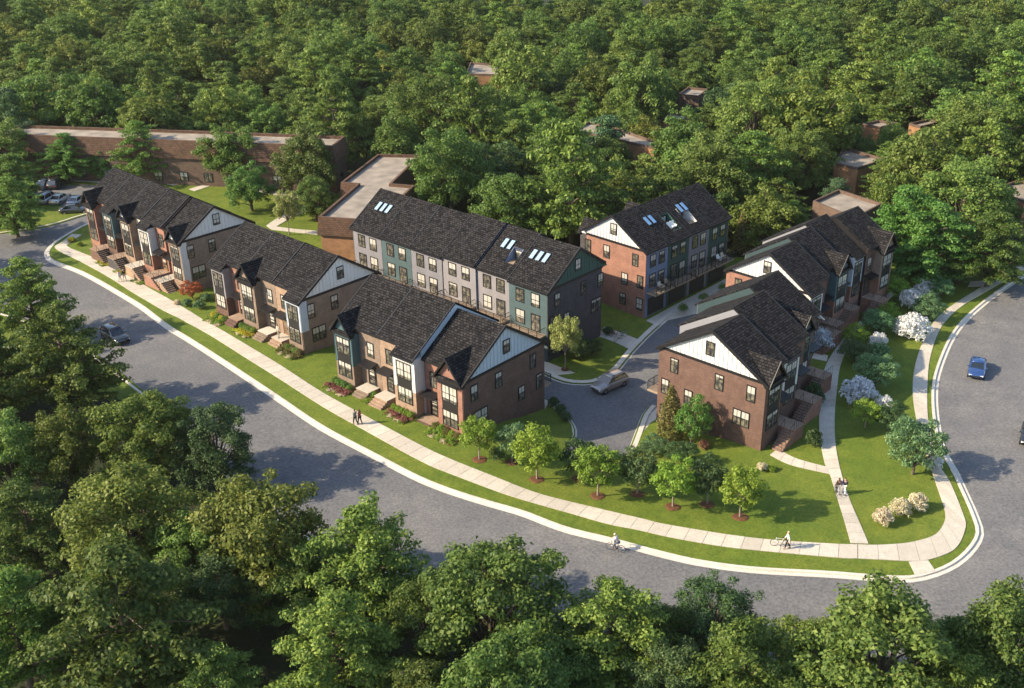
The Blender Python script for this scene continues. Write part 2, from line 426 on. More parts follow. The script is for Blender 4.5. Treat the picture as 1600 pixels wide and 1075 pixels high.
# ------------------------------------------------------------------ ground sheet cut into lawn, roads and aprons
def spline(pts, step=1.2, closed=False):
    P = [np.array(p, float) for p in pts]
    out = []
    n = len(P)
    for i in range(n - 1):
        p0 = P[max(i - 1, 0)]; p1 = P[i]; p2 = P[i + 1]; p3 = P[min(i + 2, n - 1)]
        k = max(2, int(np.linalg.norm(p2 - p1) / .4))
        for t in np.linspace(0, 1, k, endpoint=False):
            out.append(.5 * ((2 * p1) + (-p0 + p2) * t + (2 * p0 - 5 * p1 + 4 * p2 - p3) * t * t + (-p0 + 3 * p1 - 3 * p2 + p3) * t ** 3))
    out.append(P[-1])
    return resample(out, step)

def resample(pts, step=None, n=None):
    P = np.array(pts)
    d = np.r_[0, np.cumsum(np.linalg.norm(np.diff(P, axis=0), axis=1))]
    if n is None: n = max(2, int(round(d[-1] / step)) + 1)
    t = np.linspace(0, d[-1], n)
    return np.c_[np.interp(t, d, P[:, 0]), np.interp(t, d, P[:, 1])]

def offset(P, dist):
    """shift a polyline sideways, positive = left of its heading"""
    P = np.asarray(P); T = np.gradient(P, axis=0); T /= np.linalg.norm(T, axis=1)[:, None] + 1e-9
    return P + np.c_[-T[:, 1], T[:, 0]] * dist

def inside(poly, x, y):
    poly = np.asarray(poly)
    x0, y0 = poly[:, 0], poly[:, 1]; x1, y1 = np.roll(x0, -1), np.roll(y0, -1)
    c = ((y0 > y) != (y1 > y)) & (x < (x1 - x0) * (y - y0) / (y1 - y0 + 1e-12) + x0)
    return bool(c.sum() % 2)

ROAD_EDGE = spline([(-72.30, 161.14), (-73.08, 159.09), (-73.70, 156.25), (-74.18, 153.22), (-74.06, 149.75), (-73.13, 146.88), (-70.93, 144.02), (-64.57, 139.20), (-55.26, 130.15), (-46.26, 119.80), (-36.46, 109.48), (-29.83, 102.43), (-23.85, 96.09),
    (-17.08, 90.25), (-13.13, 86.88), (-9.95, 84.72), (-6.33, 82.80), (-3.29, 81.27), (0.44, 78.84), (4.37, 77.20), (8.05, 75.47), (11.60, 74.07), (16.24, 73.01), (22.40, 72.42), (26.51, 71.98), (29.65, 72.09), (33.44, 74.12), (36.58, 77.77),
    (37.54, 81.28), (38.15, 88.27), (38.55, 94.25), (41.28, 104.89), (44.54, 112.91), (49.33, 121.82), (55.24, 129.73), (63.58, 138.83), (72.54, 147.85), (85.48, 160.09)])
KERB_BACK = offset(ROAD_EDGE, .72)                      # lawn starts behind the kerb
NORTH_EDGE = spline([(-95.06, 148.76), (-88.14, 153.51), (-83.58, 155.99), (-79.16, 158.24), (-76.52, 160.84), (-74.81, 163.53), (-73.60, 165.05)])
lane_near = np.array([p + (q - p) * (9.2 + 2.6 * min(1, max(0, (p[0] + 30) / 12))) for p, q in zip(ROAD_EDGE[8:], offset(ROAD_EDGE[8:], -1.0))])
keep = [p for p in lane_near if p[0] < 30]
NEAR_EDGE = spline([(-85.05, 130.29), (-74.35, 128.64), (-65.94, 124.32), (-58.89, 118.75), (-53.12, 113.79)] + [tuple(p) for p in keep if p[0] > -53][::8] + [(48, 60), (70, 56), (110, 52)])
street = [tuple(p) for p in NORTH_EDGE] + [(-70.52, 166.29), (-68.67, 162.03)] + [tuple(p) for p in KERB_BACK] + [(120, 170), (125, 52)] + [tuple(p) for p in NEAR_EDGE[::-1]]
LOT = [(-90.39, 179.24), (-80.56, 180.69), (-76.45, 179.61), (-72.86, 177.14), (-70.24, 166.91), (-73.61, 165.36), (-75.59, 167.85), (-78.69, 168.97), (-83.94, 169.44), (-86.38, 170.09)]
AB, AU, AV = np.array((-1.4, 104.4)), np.array((-.768, .640)), np.array((.640, .768))
def AP(a, b): return tuple(AB + AU * a + AV * b)
EO, EX, EY = np.array((20.27, 93.03)), np.array((.656, .755)), np.array((-.755, .656))
FO, FX, FY = np.array((29.04, 114.88)), np.array((.674, .739)), np.array((-.739, .674))
def EP(a, b): return tuple(EO + EX * a + EY * b)
def FP(a, b): return tuple(FO + FX * a + FY * b)
DO, DX, DY = np.array((11.39, 128.56)), np.array((.674, .738)), np.array((.738, -.674))
def DP(a, b): return tuple(DO + DX * a + DY * b)
ALLEY_S = spline([(-0.84, 105.77), (0.24, 104.07), (1.43, 101.73), (1.93, 99.33), (1.70, 97.09), (0.89, 93.76)])
ALLEY_N = spline([(-1.85, 113.44), (0.22, 111.43), (2.04, 110.68), (4.15, 110.88), (5.74, 112.20), (7.25, 114.51), (9.01, 118.72), (11.10, 123.18), (13.35, 127.24), (15.85, 131.17)])
ALLEY_E = spline([(6.58, 93.11), (7.28, 95.20), (8.45, 100.03), (9.31, 103.54), (10.31, 105.71)])
alley = ([AP(62, 2.0), AP(1.5, 2.0)] + [tuple(p) for p in ALLEY_S] + [(3.42, 91.21), (5.62, 91.78)] + [tuple(p) for p in ALLEY_E] +
         [EP(1, 15.0), EP(6, 15.6), EP(12, 17), EP(18, 19), FP(0, 13.8), FP(8, 15), FP(20, 15.5), FP(36, 15.5)] +
         [DP(38, 4.3), DP(18, 4.3), DP(8, 4.3)] + [tuple(p) for p in ALLEY_N[::-1]] + [AP(3.2, 6.9), AP(62, 6.9)])
PADS = [[AP(61, .05), AP(-.2, .05), AP(.9, 1.98), AP(61, 1.98)],
        [AP(61, 6.92), AP(4.4, 6.92), AP(2.8, 9.3), AP(61, 9.3)],
        [DP(-.2, .1), DP(19.5, .1), DP(19.5, 4.28), DP(6.5, 4.28), (13.92, 128.16), (12.79, 126.32)],
        [(10.35, 104.47), (9.36, 103.21), (8.65, 100.03), (8.90, 98.83), EP(-.5, 13.2), EP(6, 13.2), EP(12, 15), EP(18, 17), EP(18, 18.9), EP(12, 16.9), EP(6, 15.5), EP(1, 14.9)]]
LAWNS = [[(-116.18, 190.05), (-100.02, 192.07), (-80.36, 191.74), (-64.05, 187.08), (-49.64, 183.07), (-35.97, 183.63), (-25.59, 167.75), (-16.92, 162.24), (0.94, 151.99), (26.82, 148.68), (43.02, 147.23), (50.37, 147.39), (68.66, 152.11), (94.65, 166.79),
          (120, 175), (125, 40), (37.17, 70.15), (19.33, 70.06), (1.61, 75.14), (-22.28, 87.92), (-39.92, 98.31), (-49.65, 104.60), (-57.91, 109.40), (-74.96, 113.09)]]
REGIONS = [('concrete_apron', PADS, -.1, 'concrete'), ('alley', [alley], -.13, 'asphalt2'), ('parking_lot', [LOT], -.12, 'asphalt'), ('street', [street], -.13, 'asphalt'), ('lawn', LAWNS, 0, 'lawn')]

def build_ground():
    vs, es = [], []
    def ring(poly, step=3.0):
        pts = []
        m = len(poly)
        for i in range(m):
            a = np.array(poly[i]); b = np.array(poly[(i + 1) % m])
            k = max(1, int(np.linalg.norm(b - a) / step))
            pts += [a + (b - a) * t / k for t in range(k)]
        n = len(vs)
        vs.extend([Vector((float(p[0]), float(p[1]))) for p in pts])
        es.extend([(n + i, n + (i + 1) % len(pts)) for i in range(len(pts))])
    for nm, polys, dz, mt in REGIONS:
        for p in polys: ring(p, 1.6 if nm != 'lawn' else 4)
    rr = random.Random(3)
    for gx in np.arange(-92, 78, 2.6):
        for gy in np.arange(50, 190, 2.6):
            vs.append(Vector((gx + rr.uniform(-.4, .4), gy + rr.uniform(-.4, .4))))
    for gx in np.arange(-330, 331, 15):
        for gy in np.arange(-40, 520, 15):
            if not (-95 < gx < 80 and 47 < gy < 192): vs.append(Vector((gx + .1, gy + .1)))
    ov, oe, of, *_ = delaunay_2d_cdt(vs, es, [], 0, 1e-4)
    H = [ground(v.x, v.y) for v in ov]
    buckets = {r[0]: [] for r in REGIONS}; buckets['forest_floor'] = []
    arrs = [(r[0], [np.array(p) for p in r[1]]) for r in REGIONS]
    bbs = {r[0]: [(a[:, 0].min(), a[:, 0].max(), a[:, 1].min(), a[:, 1].max()) for a in r[1]] for r in arrs}
    for f in of:
        cx = sum(ov[i].x for i in f) / 3; cy = sum(ov[i].y for i in f) / 3
        for nm, ps in arrs:
            hit = False
            for p, bb in zip(ps, bbs[nm]):
                if bb[0] < cx < bb[1] and bb[2] < cy < bb[3] and inside(p, cx, cy): hit = True; break
            if hit: buckets[nm].append(f); break
        else: buckets['forest_floor'].append(f)
    spec = {r[0]: (r[2], r[3]) for r in REGIONS}; spec['forest_floor'] = (0, 'forest_floor')
    for nm, fs in buckets.items():
        dz, mt = spec[nm]
        idx = {}; V = []; F = []
        def vid(i):
            if i not in idx: idx[i] = len(V); V.append((ov[i].x, ov[i].y, H[i] + dz))
            return idx[i]
        cnt = {}
        for f in fs:
            q = [vid(i) for i in f]
            F.append(q)
            for a, b in ((0, 1), (1, 2), (2, 0)):
                k = (min(q[a], q[b]), max(q[a], q[b])); cnt[k] = cnt.get(k, []) + [(q[a], q[b])]
        for k, e in cnt.items():          # turn the border down so no gap shows where a lower surface starts
            if len(e) == 1:
                a, b = e[0]; n = len(V)
                V.append((V[a][0], V[a][1], V[a][2] - .35)); V.append((V[b][0], V[b][1], V[b][2] - .35))
                F.append((b, a, n, n + 1))
        me = bpy.data.meshes.new(nm); me.from_pydata(V, [], F); me.update()
        me.materials.append(M[mt])
        o = link(nm, me)
        tag(o, kind='structure')
build_ground()

def sweep(name, P, prof, mat, label=None):
    """profile (sideways to the left, height) carried along a ground polyline"""
    mb = MB(); P = np.asarray(P)
    T = np.gradient(P, axis=0); T /= np.linalg.norm(T, axis=1)[:, None] + 1e-9
    N = np.c_[-T[:, 1], T[:, 0]]; k = len(prof)
    for p, n in zip(P, N):
        h = ground(p[0], p[1])
        for o, z in prof: mb.v.append((p[0] + n[0] * o, p[1] + n[1] * o, h + z))
    for i in range(len(P) - 1):
        for j in range(k):
            l = (j + 1) % k
            mb.f.append((i * k + j, i * k + l, (i + 1) * k + l, (i + 1) * k + j))
    mb.f.append(tuple(range(k))[::-1]); mb.f.append(tuple((len(P) - 1) * k + j for j in range(k)))
    o = mb.build(name, M[mat]); tag(o, label, kind='structure')
    return o
KP = [(.0, -.3), (.0, -.115), (.38, -.105), (.42, .035), (.70, .035), (.74, -.3)]
KPN = [(-x, z) for x, z in KP]
sweep('kerb', ROAD_EDGE, KP, 'kerb')
sweep('kerb', offset(NORTH_EDGE, -.1), KP, 'kerb')
sweep('kerb', offset(NEAR_EDGE, 0.1), KPN, 'kerb')
KW = [(.0, -.3), (.0, -.115), (.3, -.105), (.34, .03), (.95, .03), (.99, -.3)]
sweep('kerb', offset(ALLEY_S, .2), [(-x, z) for x, z in KW], 'kerb')
sweep('kerb', offset(ALLEY_N, -.2), KW, 'kerb')
sweep('kerb', offset(ALLEY_E, .1), [(-x * .8, z) for x, z in KW], 'kerb')

# ------------------------------------------------------------------ footpaths: a bed and single slabs with open joints
def slab_path(name, left, right, slab=1.55, dz=.055, step_join=True):
    L0, R0 = spline(left, .5), spline(right, .5)
    mid = (resample(L0, n=60) + resample(R0, n=60)) / 2
    length = np.linalg.norm(np.diff(mid, axis=0), axis=1).sum()
    n = max(1, int(round(length / slab)))
    Lp, Rp = resample(L0, n=n * 4 + 1), resample(R0, n=n * 4 + 1)
    def pt(a, b, t, z): 
        q = a + (b - a) * t; return (q[0], q[1], ground(q[0], q[1]) + z)
    bed = MB()
    for i in range(n * 4):
        bed.hexa([pt(Lp[i], Rp[i], .012, -.25), pt(Lp[i + 1], Rp[i + 1], .012, -.25), pt(Lp[i + 1], Rp[i + 1], .988, -.25), pt(Lp[i], Rp[i], .988, -.25),
                  pt(Lp[i], Rp[i], .012, dz - .03), pt(Lp[i + 1], Rp[i + 1], .012, dz - .03), pt(Lp[i + 1], Rp[i + 1], .988, dz - .03), pt(Lp[i], Rp[i], .988, dz - .03)])
    root = bed.build(name, M['joint'])
    tag(root, kind='structure')
    for s in range(n):
        mb = MB()
        a = np.array([Lp[s * 4 + j] for j in range(5)]); b = np.array([Rp[s * 4 + j] for j in range(5)])
        g = .018 / max(.3, np.linalg.norm(a[-1] - a[0])); g2 = .018 / max(.3, np.linalg.norm(b[-1] - b[0]))
        A = resample(a + 0, n=5); A[0] = a[0] + (a[1] - a[0]) * g * 4; A[-1] = a[-1] + (a[-2] - a[-1]) * g * 4
        B = resample(b + 0, n=5); B[0] = b[0] + (b[1] - b[0]) * g2 * 4; B[-1] = b[-1] + (b[-2] - b[-1]) * g2 * 4
        dd = dz + random.uniform(-.004, .004)
        for j in range(5):
            mb.v += [pt(A[j], B[j], 0, dd), pt(A[j], B[j], .5, dd + .004), pt(A[j], B[j], 1, dd), pt(A[j], B[j], 1, -.06), pt(A[j], B[j], 0, -.06)]
        for j in range(4):
            p, q = j * 5, j * 5 + 5
            for u, v in ((0, 1), (1, 2), (2, 3), (4, 0)): mb.f.append((p + u, p + v, q + v, q + u))
        mb.f.append((0, 1, 2, 3, 4)); mb.f.append((24, 23, 22, 21, 20))
        mb.build('paving_slab', M['concrete'], root)
    return root

slab_path('street_pavement', [(-71.06, 155.40), (-71.47, 152.11), (-71.04, 150.23), (-65.70, 145.85), (-59.85, 140.65), (-49.88, 130.17), (-45.47, 125.62), (-38.83, 118.34), (-31.85, 111.20), (-25.45, 104.31), (-19.17, 98.33), (-14.47, 94.10), (-10.49, 90.78), (-5.70, 87.40), (-1.17, 84.45), (4.23, 82.10), (7.34, 80.75), (9.94, 79.62), (17.38, 77.62), (23.40, 76.88), (25.57, 76.84)],
          [(-72.70, 155.69), (-72.79, 152.13), (-72.59, 149.57), (-66.33, 143.73), (-59.99, 137.64), (-50.62, 127.66), (-45.64, 123.05), (-37.88, 114.82), (-31.04, 107.71), (-24.84, 101.18), (-20.37, 96.88), (-13.15, 90.29), (-10.25, 88.09), (-4.44, 84.38), (0.97, 81.59), (4.48, 79.86), (7.21, 78.87), (9.78, 77.81), (15.20, 76.26), (22.97, 74.98), (25.08, 74.84)], 1.6)
slab_path('corner_pavement', [(25.60, 76.84), (26.98, 76.78), (29.16, 76.99), (30.69, 77.37), (32.63, 78.33), (34.03, 80.25), (34.76, 82.36), (35.40, 87.15), (36.10, 92.46), (37.38, 99.90), (38.94, 106.38), (41.25, 112.94), (44.41, 119.78), (48.52, 126.68), (56.25, 135.02), (65.67, 144.29), (77.86, 156.04)],
          [(25.11, 74.84), (27.24, 74.71), (29.27, 74.56), (30.98, 74.73), (33.66, 76.25), (35.54, 79.23), (36.12, 81.29), (36.69, 86.55), (36.77, 90.61), (38.26, 98.44), (40.56, 106.39), (43.44, 114.59), (47.22, 122.56), (51.61, 128.70), (57.95, 135.02), (64.56, 141.39), (78.09, 154.33)], 1.7)
slab_path('garden_path', [(25.02, 77.01), (25.92, 87.76), (25.96, 91.23), (26.82, 97.49), (29.04, 106.78), (31.14, 113.10), (34.84, 120.01), (41.94, 130.78), (44.82, 134.62)],
          [(26.53, 76.95), (26.76, 84.75), (27.44, 92.29), (28.69, 98.81), (30.77, 106.69), (32.75, 113.07), (35.98, 119.96), (43.41, 131.61), (46.30, 135.05)], 1.6)
slab_path('kerb_ramp', [(29.25, 74.47), (29.25, 72.67)], [(30.90, 74.64), (31.08, 73.18)], 1.4)
slab_path('entry_path', [(22.00, 93.93), (23.28, 92.05), (25.98, 90.17)], [(20.96, 92.73), (22.66, 90.77), (26.00, 88.90)], 1.3)
slab_path('entry_path', [(30.16, 115.73), (31.59, 114.79)], [(29.54, 114.21), (31.11, 113.27)], 1.3)
slab_path('entry_path', [(27.50, 101.87), (26.13, 102.77)], [(27.32, 100.74), (25.83, 101.64)], 1.3)
slab_path('link_path', [(55.72, 137.24), (59.85, 137.69)], [(54.78, 135.46), (58.19, 135.68)], 1.6)
slab_path('bicycle_path', [(6.00, 126.46), (8.39, 124.34), (10.47, 122.08)], [(4.79, 124.01), (6.93, 122.11), (9.12, 119.36)], 1.6)
slab_path('lawn_path', [(-81.55, 183.24), (-80.30, 185.49), (-79.48, 189.35)], [(-79.99, 181.77), (-78.85, 183.99), (-78.15, 188.18)], 2)
slab_path('lawn_path', [(-67.04, 180.69), (-65.31, 181.42), (-64.47, 184.77), (-63.93, 186.69)], [(-65.06, 179.61), (-63.88, 180.69), (-63.02, 183.65), (-62.81, 185.93)], 2)
slab_path('lawn_path', [(-61.72, 177.49), (-60.30, 179.63), (-59.19, 181.83)], [(-60.44, 176.45), (-59.13, 178.56), (-57.79, 180.75)], 2)
slab_path('lawn_path', [(-64.56, 182.89), (-58.10, 181.85), (-47.17, 177.14), (-38.99, 173.51)], [(-64.21, 181.05), (-57.81, 180.02), (-46.90, 175.07), (-38.81, 171.54)], 2)
slab_path('lawn_path', [(-44.66, 160.21), (-43.85, 163.53), (-42.93, 166.14), (-40.26, 171.50)], [(-43.53, 158.73), (-42.37, 162.25), (-41.75, 164.43), (-39.06, 169.60)], 2)
slab_path('lawn_path', [(-43.90, 160.32), (-40.16, 159.32), (-36.50, 158.62)], [(-43.53, 158.73), (-40.07, 157.99), (-36.20, 157.07)], 2)
slab_path('parking_kerb', [(-86.00, 183.61), (-81.51, 182.87), (-77.94, 182.14)], [(-85.55, 182.50), (-81.09, 181.77), (-77.53, 181.05)], 3, dz=.08)

# ------------------------------------------------------------------ townhouses
EV = 6.4                     # eaves height
FRAME_CACHE, PANE_CACHE = {}, {}
def window(parent, x, y, z, w, h, ang=0, cols=1, sash=2, lights=2, name='window', mullion=True):
    """black-framed sash window facing -y in its own frame; cols sashes side by side"""
    key = (round(w, 2), round(h, 2), cols, sash, lights)
    if key not in FRAME_CACHE:
        f = MB(); t = .085
        f.box(-w / 2 - t, w / 2 + t, -.07, .02, -t, 0).box(-w / 2 - t, w / 2 + t, -.09, .02, h, h + t)
        f.box(-w / 2 - t, -w / 2, -.07, .02, 0, h).box(w / 2, w / 2 + t, -.07, .02, 0, h)
        for c in range(1, cols):
            xx = -w / 2 + w * c / cols
            f.box(xx - .06, xx + .06, -.065, .015, 0, h)
        for s in range(1, sash):
            zz = h * s / sash
            for c in range(cols):
                a = -w / 2 + w * c / cols + (.06 if c else 0); b = -w / 2 + w * (c + 1) / cols - (.06 if c < cols - 1 else 0)
                f.box(a, b, -.055, .01, zz - .035, zz + .035)
        for c in range(cols):
            a = -w / 2 + w * c / cols + (.06 if c else 0); b = -w / 2 + w * (c + 1) / cols - (.06 if c < cols - 1 else 0)
            for l in range(1, lights):
                xx = a + (b - a) * l / lights
                for s in range(sash):
                    f.box(xx - .018, xx + .018, -.045, 0, h * s / sash + (.035 if s else 0), h * (s + 1) / sash - (.035 if s < sash - 1 else 0))
        FRAME_CACHE[key] = f.mesh('window_frame', M['black'])
        p = MB(); p.box(-w / 2 + .002, w / 2 - .002, -.03, -.012, .002, h - .002)
        PANE_CACHE[key] = p.mesh('pane', M['glass'])
    o = link(name, FRAME_CACHE[key], parent, (x, y, z), (0, 0, ang))
    link('pane', PANE_CACHE[key], o)
    return o

def townhouse_row(name, label, ox, oy, ang, D, ridge, units, fz, rz, ends='LR', end_cols=('brick_brown', 'brick_brown'), gable_cols=('white', 'white'),
                  end_windows='LR', decks=True, rear_windows=True, front=True, stoop_dir=1):
    """front wall plane y = 0, depth along +y, units from left to right seen from the front"""
    root = empty(name, (ox, oy, 0), ang)
    tag(root, label, 'townhouses', 'rows of townhouses')
    m = (ridge - EV) / (D / 2 + .3)
    th = .17; x = 0.0; total = sum(u['w'] for u in units); info = []
    base = min(fz, rz) - .8
    for ui, u in enumerate(units):
        w = u['w']; s = u.get('s', 0); dz = u.get('dz', 0); ev = EV + dz; x0, x1 = x, x + w; x = x1
        e = u.get('e', 1.1)
        def zr(y): return ev + m * (min(y - s, D - (y - s)) + .3)
        bayw = w * u.get('bw', .53); side = u.get('bay', 'L')
        bx0, bx1 = (x0 + .02, x0 + bayw) if side == 'L' else (x1 - bayw, x1 - .02)
        ex0, ex1 = (bx1, x1) if side == 'L' else (x0, bx0)
        gab = u.get('gable', False); top = .06
        notch = u.get('notch')                     # (side 'f' or 'r', x fraction a, b, y1, y2) roof terrace cut into the slope
        # ---- body: a pentagon under the roof, in three slices where a terrace is cut in
        cuts = [(x0 + .005, x1 - .005, None)]
        if notch:
            na, nb = x0 + w * notch[1], x0 + w * notch[2]
            cuts = [(x0 + .005, na, None), (na, nb, notch), (nb, x1 - .005, None)]
        body = MB(); yf, yr, yc = s + e, s + D, s + D / 2
        for ca, cb, nt in cuts:
            prof = [(yf, base), (yr, base), (yr, zr(yr) - th - top), (yc, ridge + dz - th - top), (yf, zr(yf) - th - top)]
            if nt and nt[0] == 'r':
                y1, y2 = s + D - nt[3], s + D - nt[4]
                prof = [(yf, base), (yr, base), (yr, zr(yr) - th - top), (y1, zr(y1) - th - top), (y1, zr(y1) - th - top - .02), (y2, zr(y1) - th - top - .02), (y2, zr(y2) - th - top), (yc, ridge + dz - th - top), (yf, zr(yf) - th - top)]
            body.prism(prof, ca, cb)
        body.build('wall', M[u.get('side', u['ecol'])], root)
        # ---- roof slabs
        roof = MB()
        ol = .32 if ui == 0 and 'L' in ends else 0.0
        orr = .32 if ui == len(units) - 1 and 'R' in ends else 0.0
        def slab(xa, xb, ya, yb):
            za, zb = zr(ya), zr(yb)
            roof.hexa([(xa, ya, za - th), (xb, ya, za - th), (xb, yb, zb - th), (xa, yb, zb - th), (xa, ya, za), (xb, ya, za), (xb, yb, zb), (xa, yb, zb)])
        fl = [(x0 - ol, ex0 if side == 'R' else bx1, None), ]
        secs = []
        if side == 'L': secs = [(x0 - ol, bx1, -.3 if front else -.3), (bx1, x1 + orr, e - .38)]
        else: secs = [(x0 - ol, bx0, e - .38), (bx0, x1 + orr, -.3)]
        if not front: secs = [(x0 - ol, x1 + orr, e - .38)]
        for a, b, lo in secs: slab(a, b, s + lo, yc)
        if notch:
            slab(x0 - ol, na, yc, s + D + .3); slab(nb, x1 + orr, yc, s + D + .3)
            slab(na, nb, yc, s + D - notch[4]); slab(na, nb, s + D - notch[3], s + D + .3)
        else: slab(x0 - ol, x1 + orr, yc, s + D + .3)
        ro = roof.build('roof', M['shingle'], root)
        # ---- gutters and flashings (dark lines at eaves, ridge and between units)
        for a, b, lo in secs:
            tr = MB(); tr.box(a, b, s + lo - .07, s + lo, zr(s + lo) - th - .08, zr(s + lo) - .02); tr.build('gutter', M['black'], root)
        tr = MB(); tr.box(x0 - ol, x1 + orr, s + D + .3, s + D + .37, zr(s + D + .3) - th - .08, zr(s + D + .3) - .02)
        tr.build('gutter', M['black'], root)
        fx = []
        if ui == 0: fx.append(x0 - ol)
        fx.append(x1 + orr)
        fb = MB()
        for q in fx:
            dep = .3 if (q == fx[0] and ui == 0) or (ui == len(units) - 1) else .1
            for ya, yb in ((s + (secs[0][2] if q == fx[0] and ui == 0 else secs[-1][2]) - .02, yc), (yc, s + D + .32)):
                za, zb = zr(ya), zr(yb)
                fb.hexa([(q - .05, ya, za - dep), (q + .05, ya, za - dep), (q + .05, yb, zb - dep), (q - .05, yb, zb - dep),
                         (q - .05, ya, za + .06), (q + .07, ya, za + .06), (q + .07, yb, zb + .06), (q - .05, yb, zb + .06)])
        fb.build('rake_trim', M['black'], root)
        # ---- skylights
        for sd, n, fx0 in u.get('sky', []):
            for k in range(n):
                xx = x0 + w * fx0 + k * .98
                yy = yc + (2.3 if sd == 'r' else -2.3)
                nrm = math.atan(m) * (-1 if sd == 'r' else 1)
                g = MB(); g.box(-.33, .33, -.72, .72, -.02, .1)
                so = g.build('skylight', M['black'], ro, (xx, yy, zr(yy) + .01), (nrm, 0, 0))
                g = MB(); g.box(-.27, .27, -.66, .66, .09, .13)
                g.build('skylight_pane', M[u.get('skymat', 'skyglass')], ro, (xx, yy, zr(yy) + .01), (nrm, 0, 0))
        if notch:                                 # terrace: cheek walls, back wall with a door, floor
            y1, y2 = s + D - notch[3], s + D - notch[4]; zf = zr(y1) - th - .06
            c = MB()
            for q in (na + .03, nb - .03):
                c.prism([(y2, zf), (y1, zf), (y1, zf + .03), (y2, zr(y2) + .05)], q - .03, q + .03)
            c.box(na + .06, nb - .06, y2 - .06, y2, zf, zr(y2) + .02)
            c.build('terrace_wall', M[u.get('ncol', 'white')], root)
            f = MB(); f.box(na + .06, nb - .06, y2, y1, zf - .01, zf + .015); f.build('terrace_floor', M['deck'], root)
            window(root, (na + nb) / 2, y2 + .0, zf + .1, .9, min(1.7, zr(y2) - zf - .4), math.pi, 1, 1, 2, 'terrace_door')
        info.append((x0, x1, s, dz, ev, zr))
        # ---- rear elevation
        rp = MB(); rp.box(x0 + .03, x1 - .03, s + D - .01, s + D + .05, rz - .5, zr(s + D) - th - .08)
        rp.build('rear_wall', M[u['rcol']], root)
        if rear_windows:
            yb = s + D + .05
            for fx_ in (.3, .7):
                window(root, x0 + w * fx_, yb, ev - 2.25, min(1.15, w * .23), 1.55, math.pi, 1, 2, 2)
                window(root, x0 + w * fx_, yb, ev - 5.35 if fx_ < .5 else ev - 5.0, min(1.25, w * .25), 2.0 if fx_ < .5 else 1.65, math.pi, 1, 2, 2)
            gd = MB(); gd.box(x0 + .7, x1 - .7, yb - .01, yb + .04, rz + .05, rz + 2.25)
            go = gd.build('garage_door', M['garage'], root)
            tr = MB(); tr.box(x0 + .6, x0 + .7, yb, yb + .06, rz, rz + 2.35).box(x1 - .7, x1 - .6, yb, yb + .06, rz, rz + 2.35).box(x0 + .6, x1 - .6, yb, yb + .07, rz + 2.25, rz + 2.38)
            tr.build('garage_trim', M['black'], go)
        if decks:
            zd = ev - 5.5; yb = s + D + .05; yo = yb + 1.55
            d = MB(); d.box(x0 + .25, x1 - .25, yb, yo, zd - .2, zd)
            dk = d.build('balcony', M['deck'], root)
            r = MB(); r.box(x0 + .25, x1 - .25, yo - .05, yo, zd + .95, zd + 1.02).box(x0 + .25, x1 - .25, yo - .035, yo - .015, zd + .12, zd + .16)
            for q in (x0 + .25, x1 - .3):
                r.box(q, q + .05, yb, yo - .05, zd + .95, zd + 1.0)
            npst = 4
            for k in range(npst + 1):
                q = x0 + .27 + (w - .6) * k / npst
                r.box(q - .03, q + .03, yo - .06, yo + .005, zd, zd + .95)
            for k in range(int((w - .6) / .16)):
                q = x0 + .36 + .16 * k
                r.box(q - .008, q + .008, yo - .033, yo - .017, zd + .16, zd + .95)
            for q in (x0 + .275, x1 - .275):
                for k in range(1, 9): r.box(q - .008, q + .008, yb + .16 * k - .008, yb + .16 * k + .008, zd + .05, zd + .95)
            r.build('railing', M['rail'], dk)
        if not front: 
            if gab:
                bm_ = (bx0 + bx1) / 2; hw = (bx1 - bx0) / 2 + .25; gh = hw * 1.22; rz_ = ev + gh; yb2 = s + (gh / m) - .3
                gr = MB()
                for sg in (-1, 1):
                    A = Vector((bm_, s - .35, rz_)); B = Vector((bm_, yb2, rz_)); Cc = Vector((bm_ + sg * hw, s + .05, ev)); Dd = Vector((bm_ + sg * hw, s - .35, ev)); dn = Vector((0, 0, -th))
                    gr.hexa([A + dn, Dd + dn, Cc + dn, B + dn, A, Dd, Cc, B])
                gr.build('gable_roof', M['shingle'], root)
                gw = MB(); gw.box(bx0, bx1, s, s + e + .1, fz - .5, ev - .1); gw.build('bay', M[u['bcol']], root)
                gw = MB(); gw.prism_y([(bx0, ev - .1), (bx1, ev - .1), (bm_, rz_ - th - .1)], s + .01, s + .3); gw.build('pediment', M[u['bcol']], root)
            continue
        # ---- front: bay
        zsp = ev - 3.75
        bl = MB(); bl.box(bx0, bx1, s, s + e + .1, base, zsp); bl.build('bay_base', M[u['bcol2']], root)
        btop = ev - .1 if gab else zr(s) - th - .02
        bu = MB(); bu.box(bx0, bx1, s, s + e + .1, zsp, btop)
        if u['bcol'] in ('white', 'teal', 'pale_blue'):       # board-and-batten
            nb_ = max(3, int((bx1 - bx0) / .34))
            for k in range(nb_ + 1):
                q = bx0 + (bx1 - bx0) * k / nb_
                bu.box(max(bx0 - .02, q - .025), min(bx1 + .02, q + .025), s - .03, s, zsp, btop)
            for q in (bx0, bx1):
                for k in range(1, 3): bu.box(q - .025, q + .025, s + .35 * k, s + .35 * k + .05, zsp, btop)
        bu.build('bay', M[u['bcol']], root)
        bc = (bx0 + bx1) / 2; ww = min(1.95, bx1 - bx0 - .8)
        window(root, bc, s - .005, ev - 2.5, ww, 1.75, 0, 2, 2, 2)
        window(root, bc, s - .005, ev - 5.25, ww, 1.65, 0, 2, 2, 2)
        pn = MB(); pn.box(bc - ww / 2 - .08, bc + ww / 2 + .08, s - .04, s + .01, ev - 3.51, ev - 2.59); pn.build('spandrel_panel', M['panel'], root)
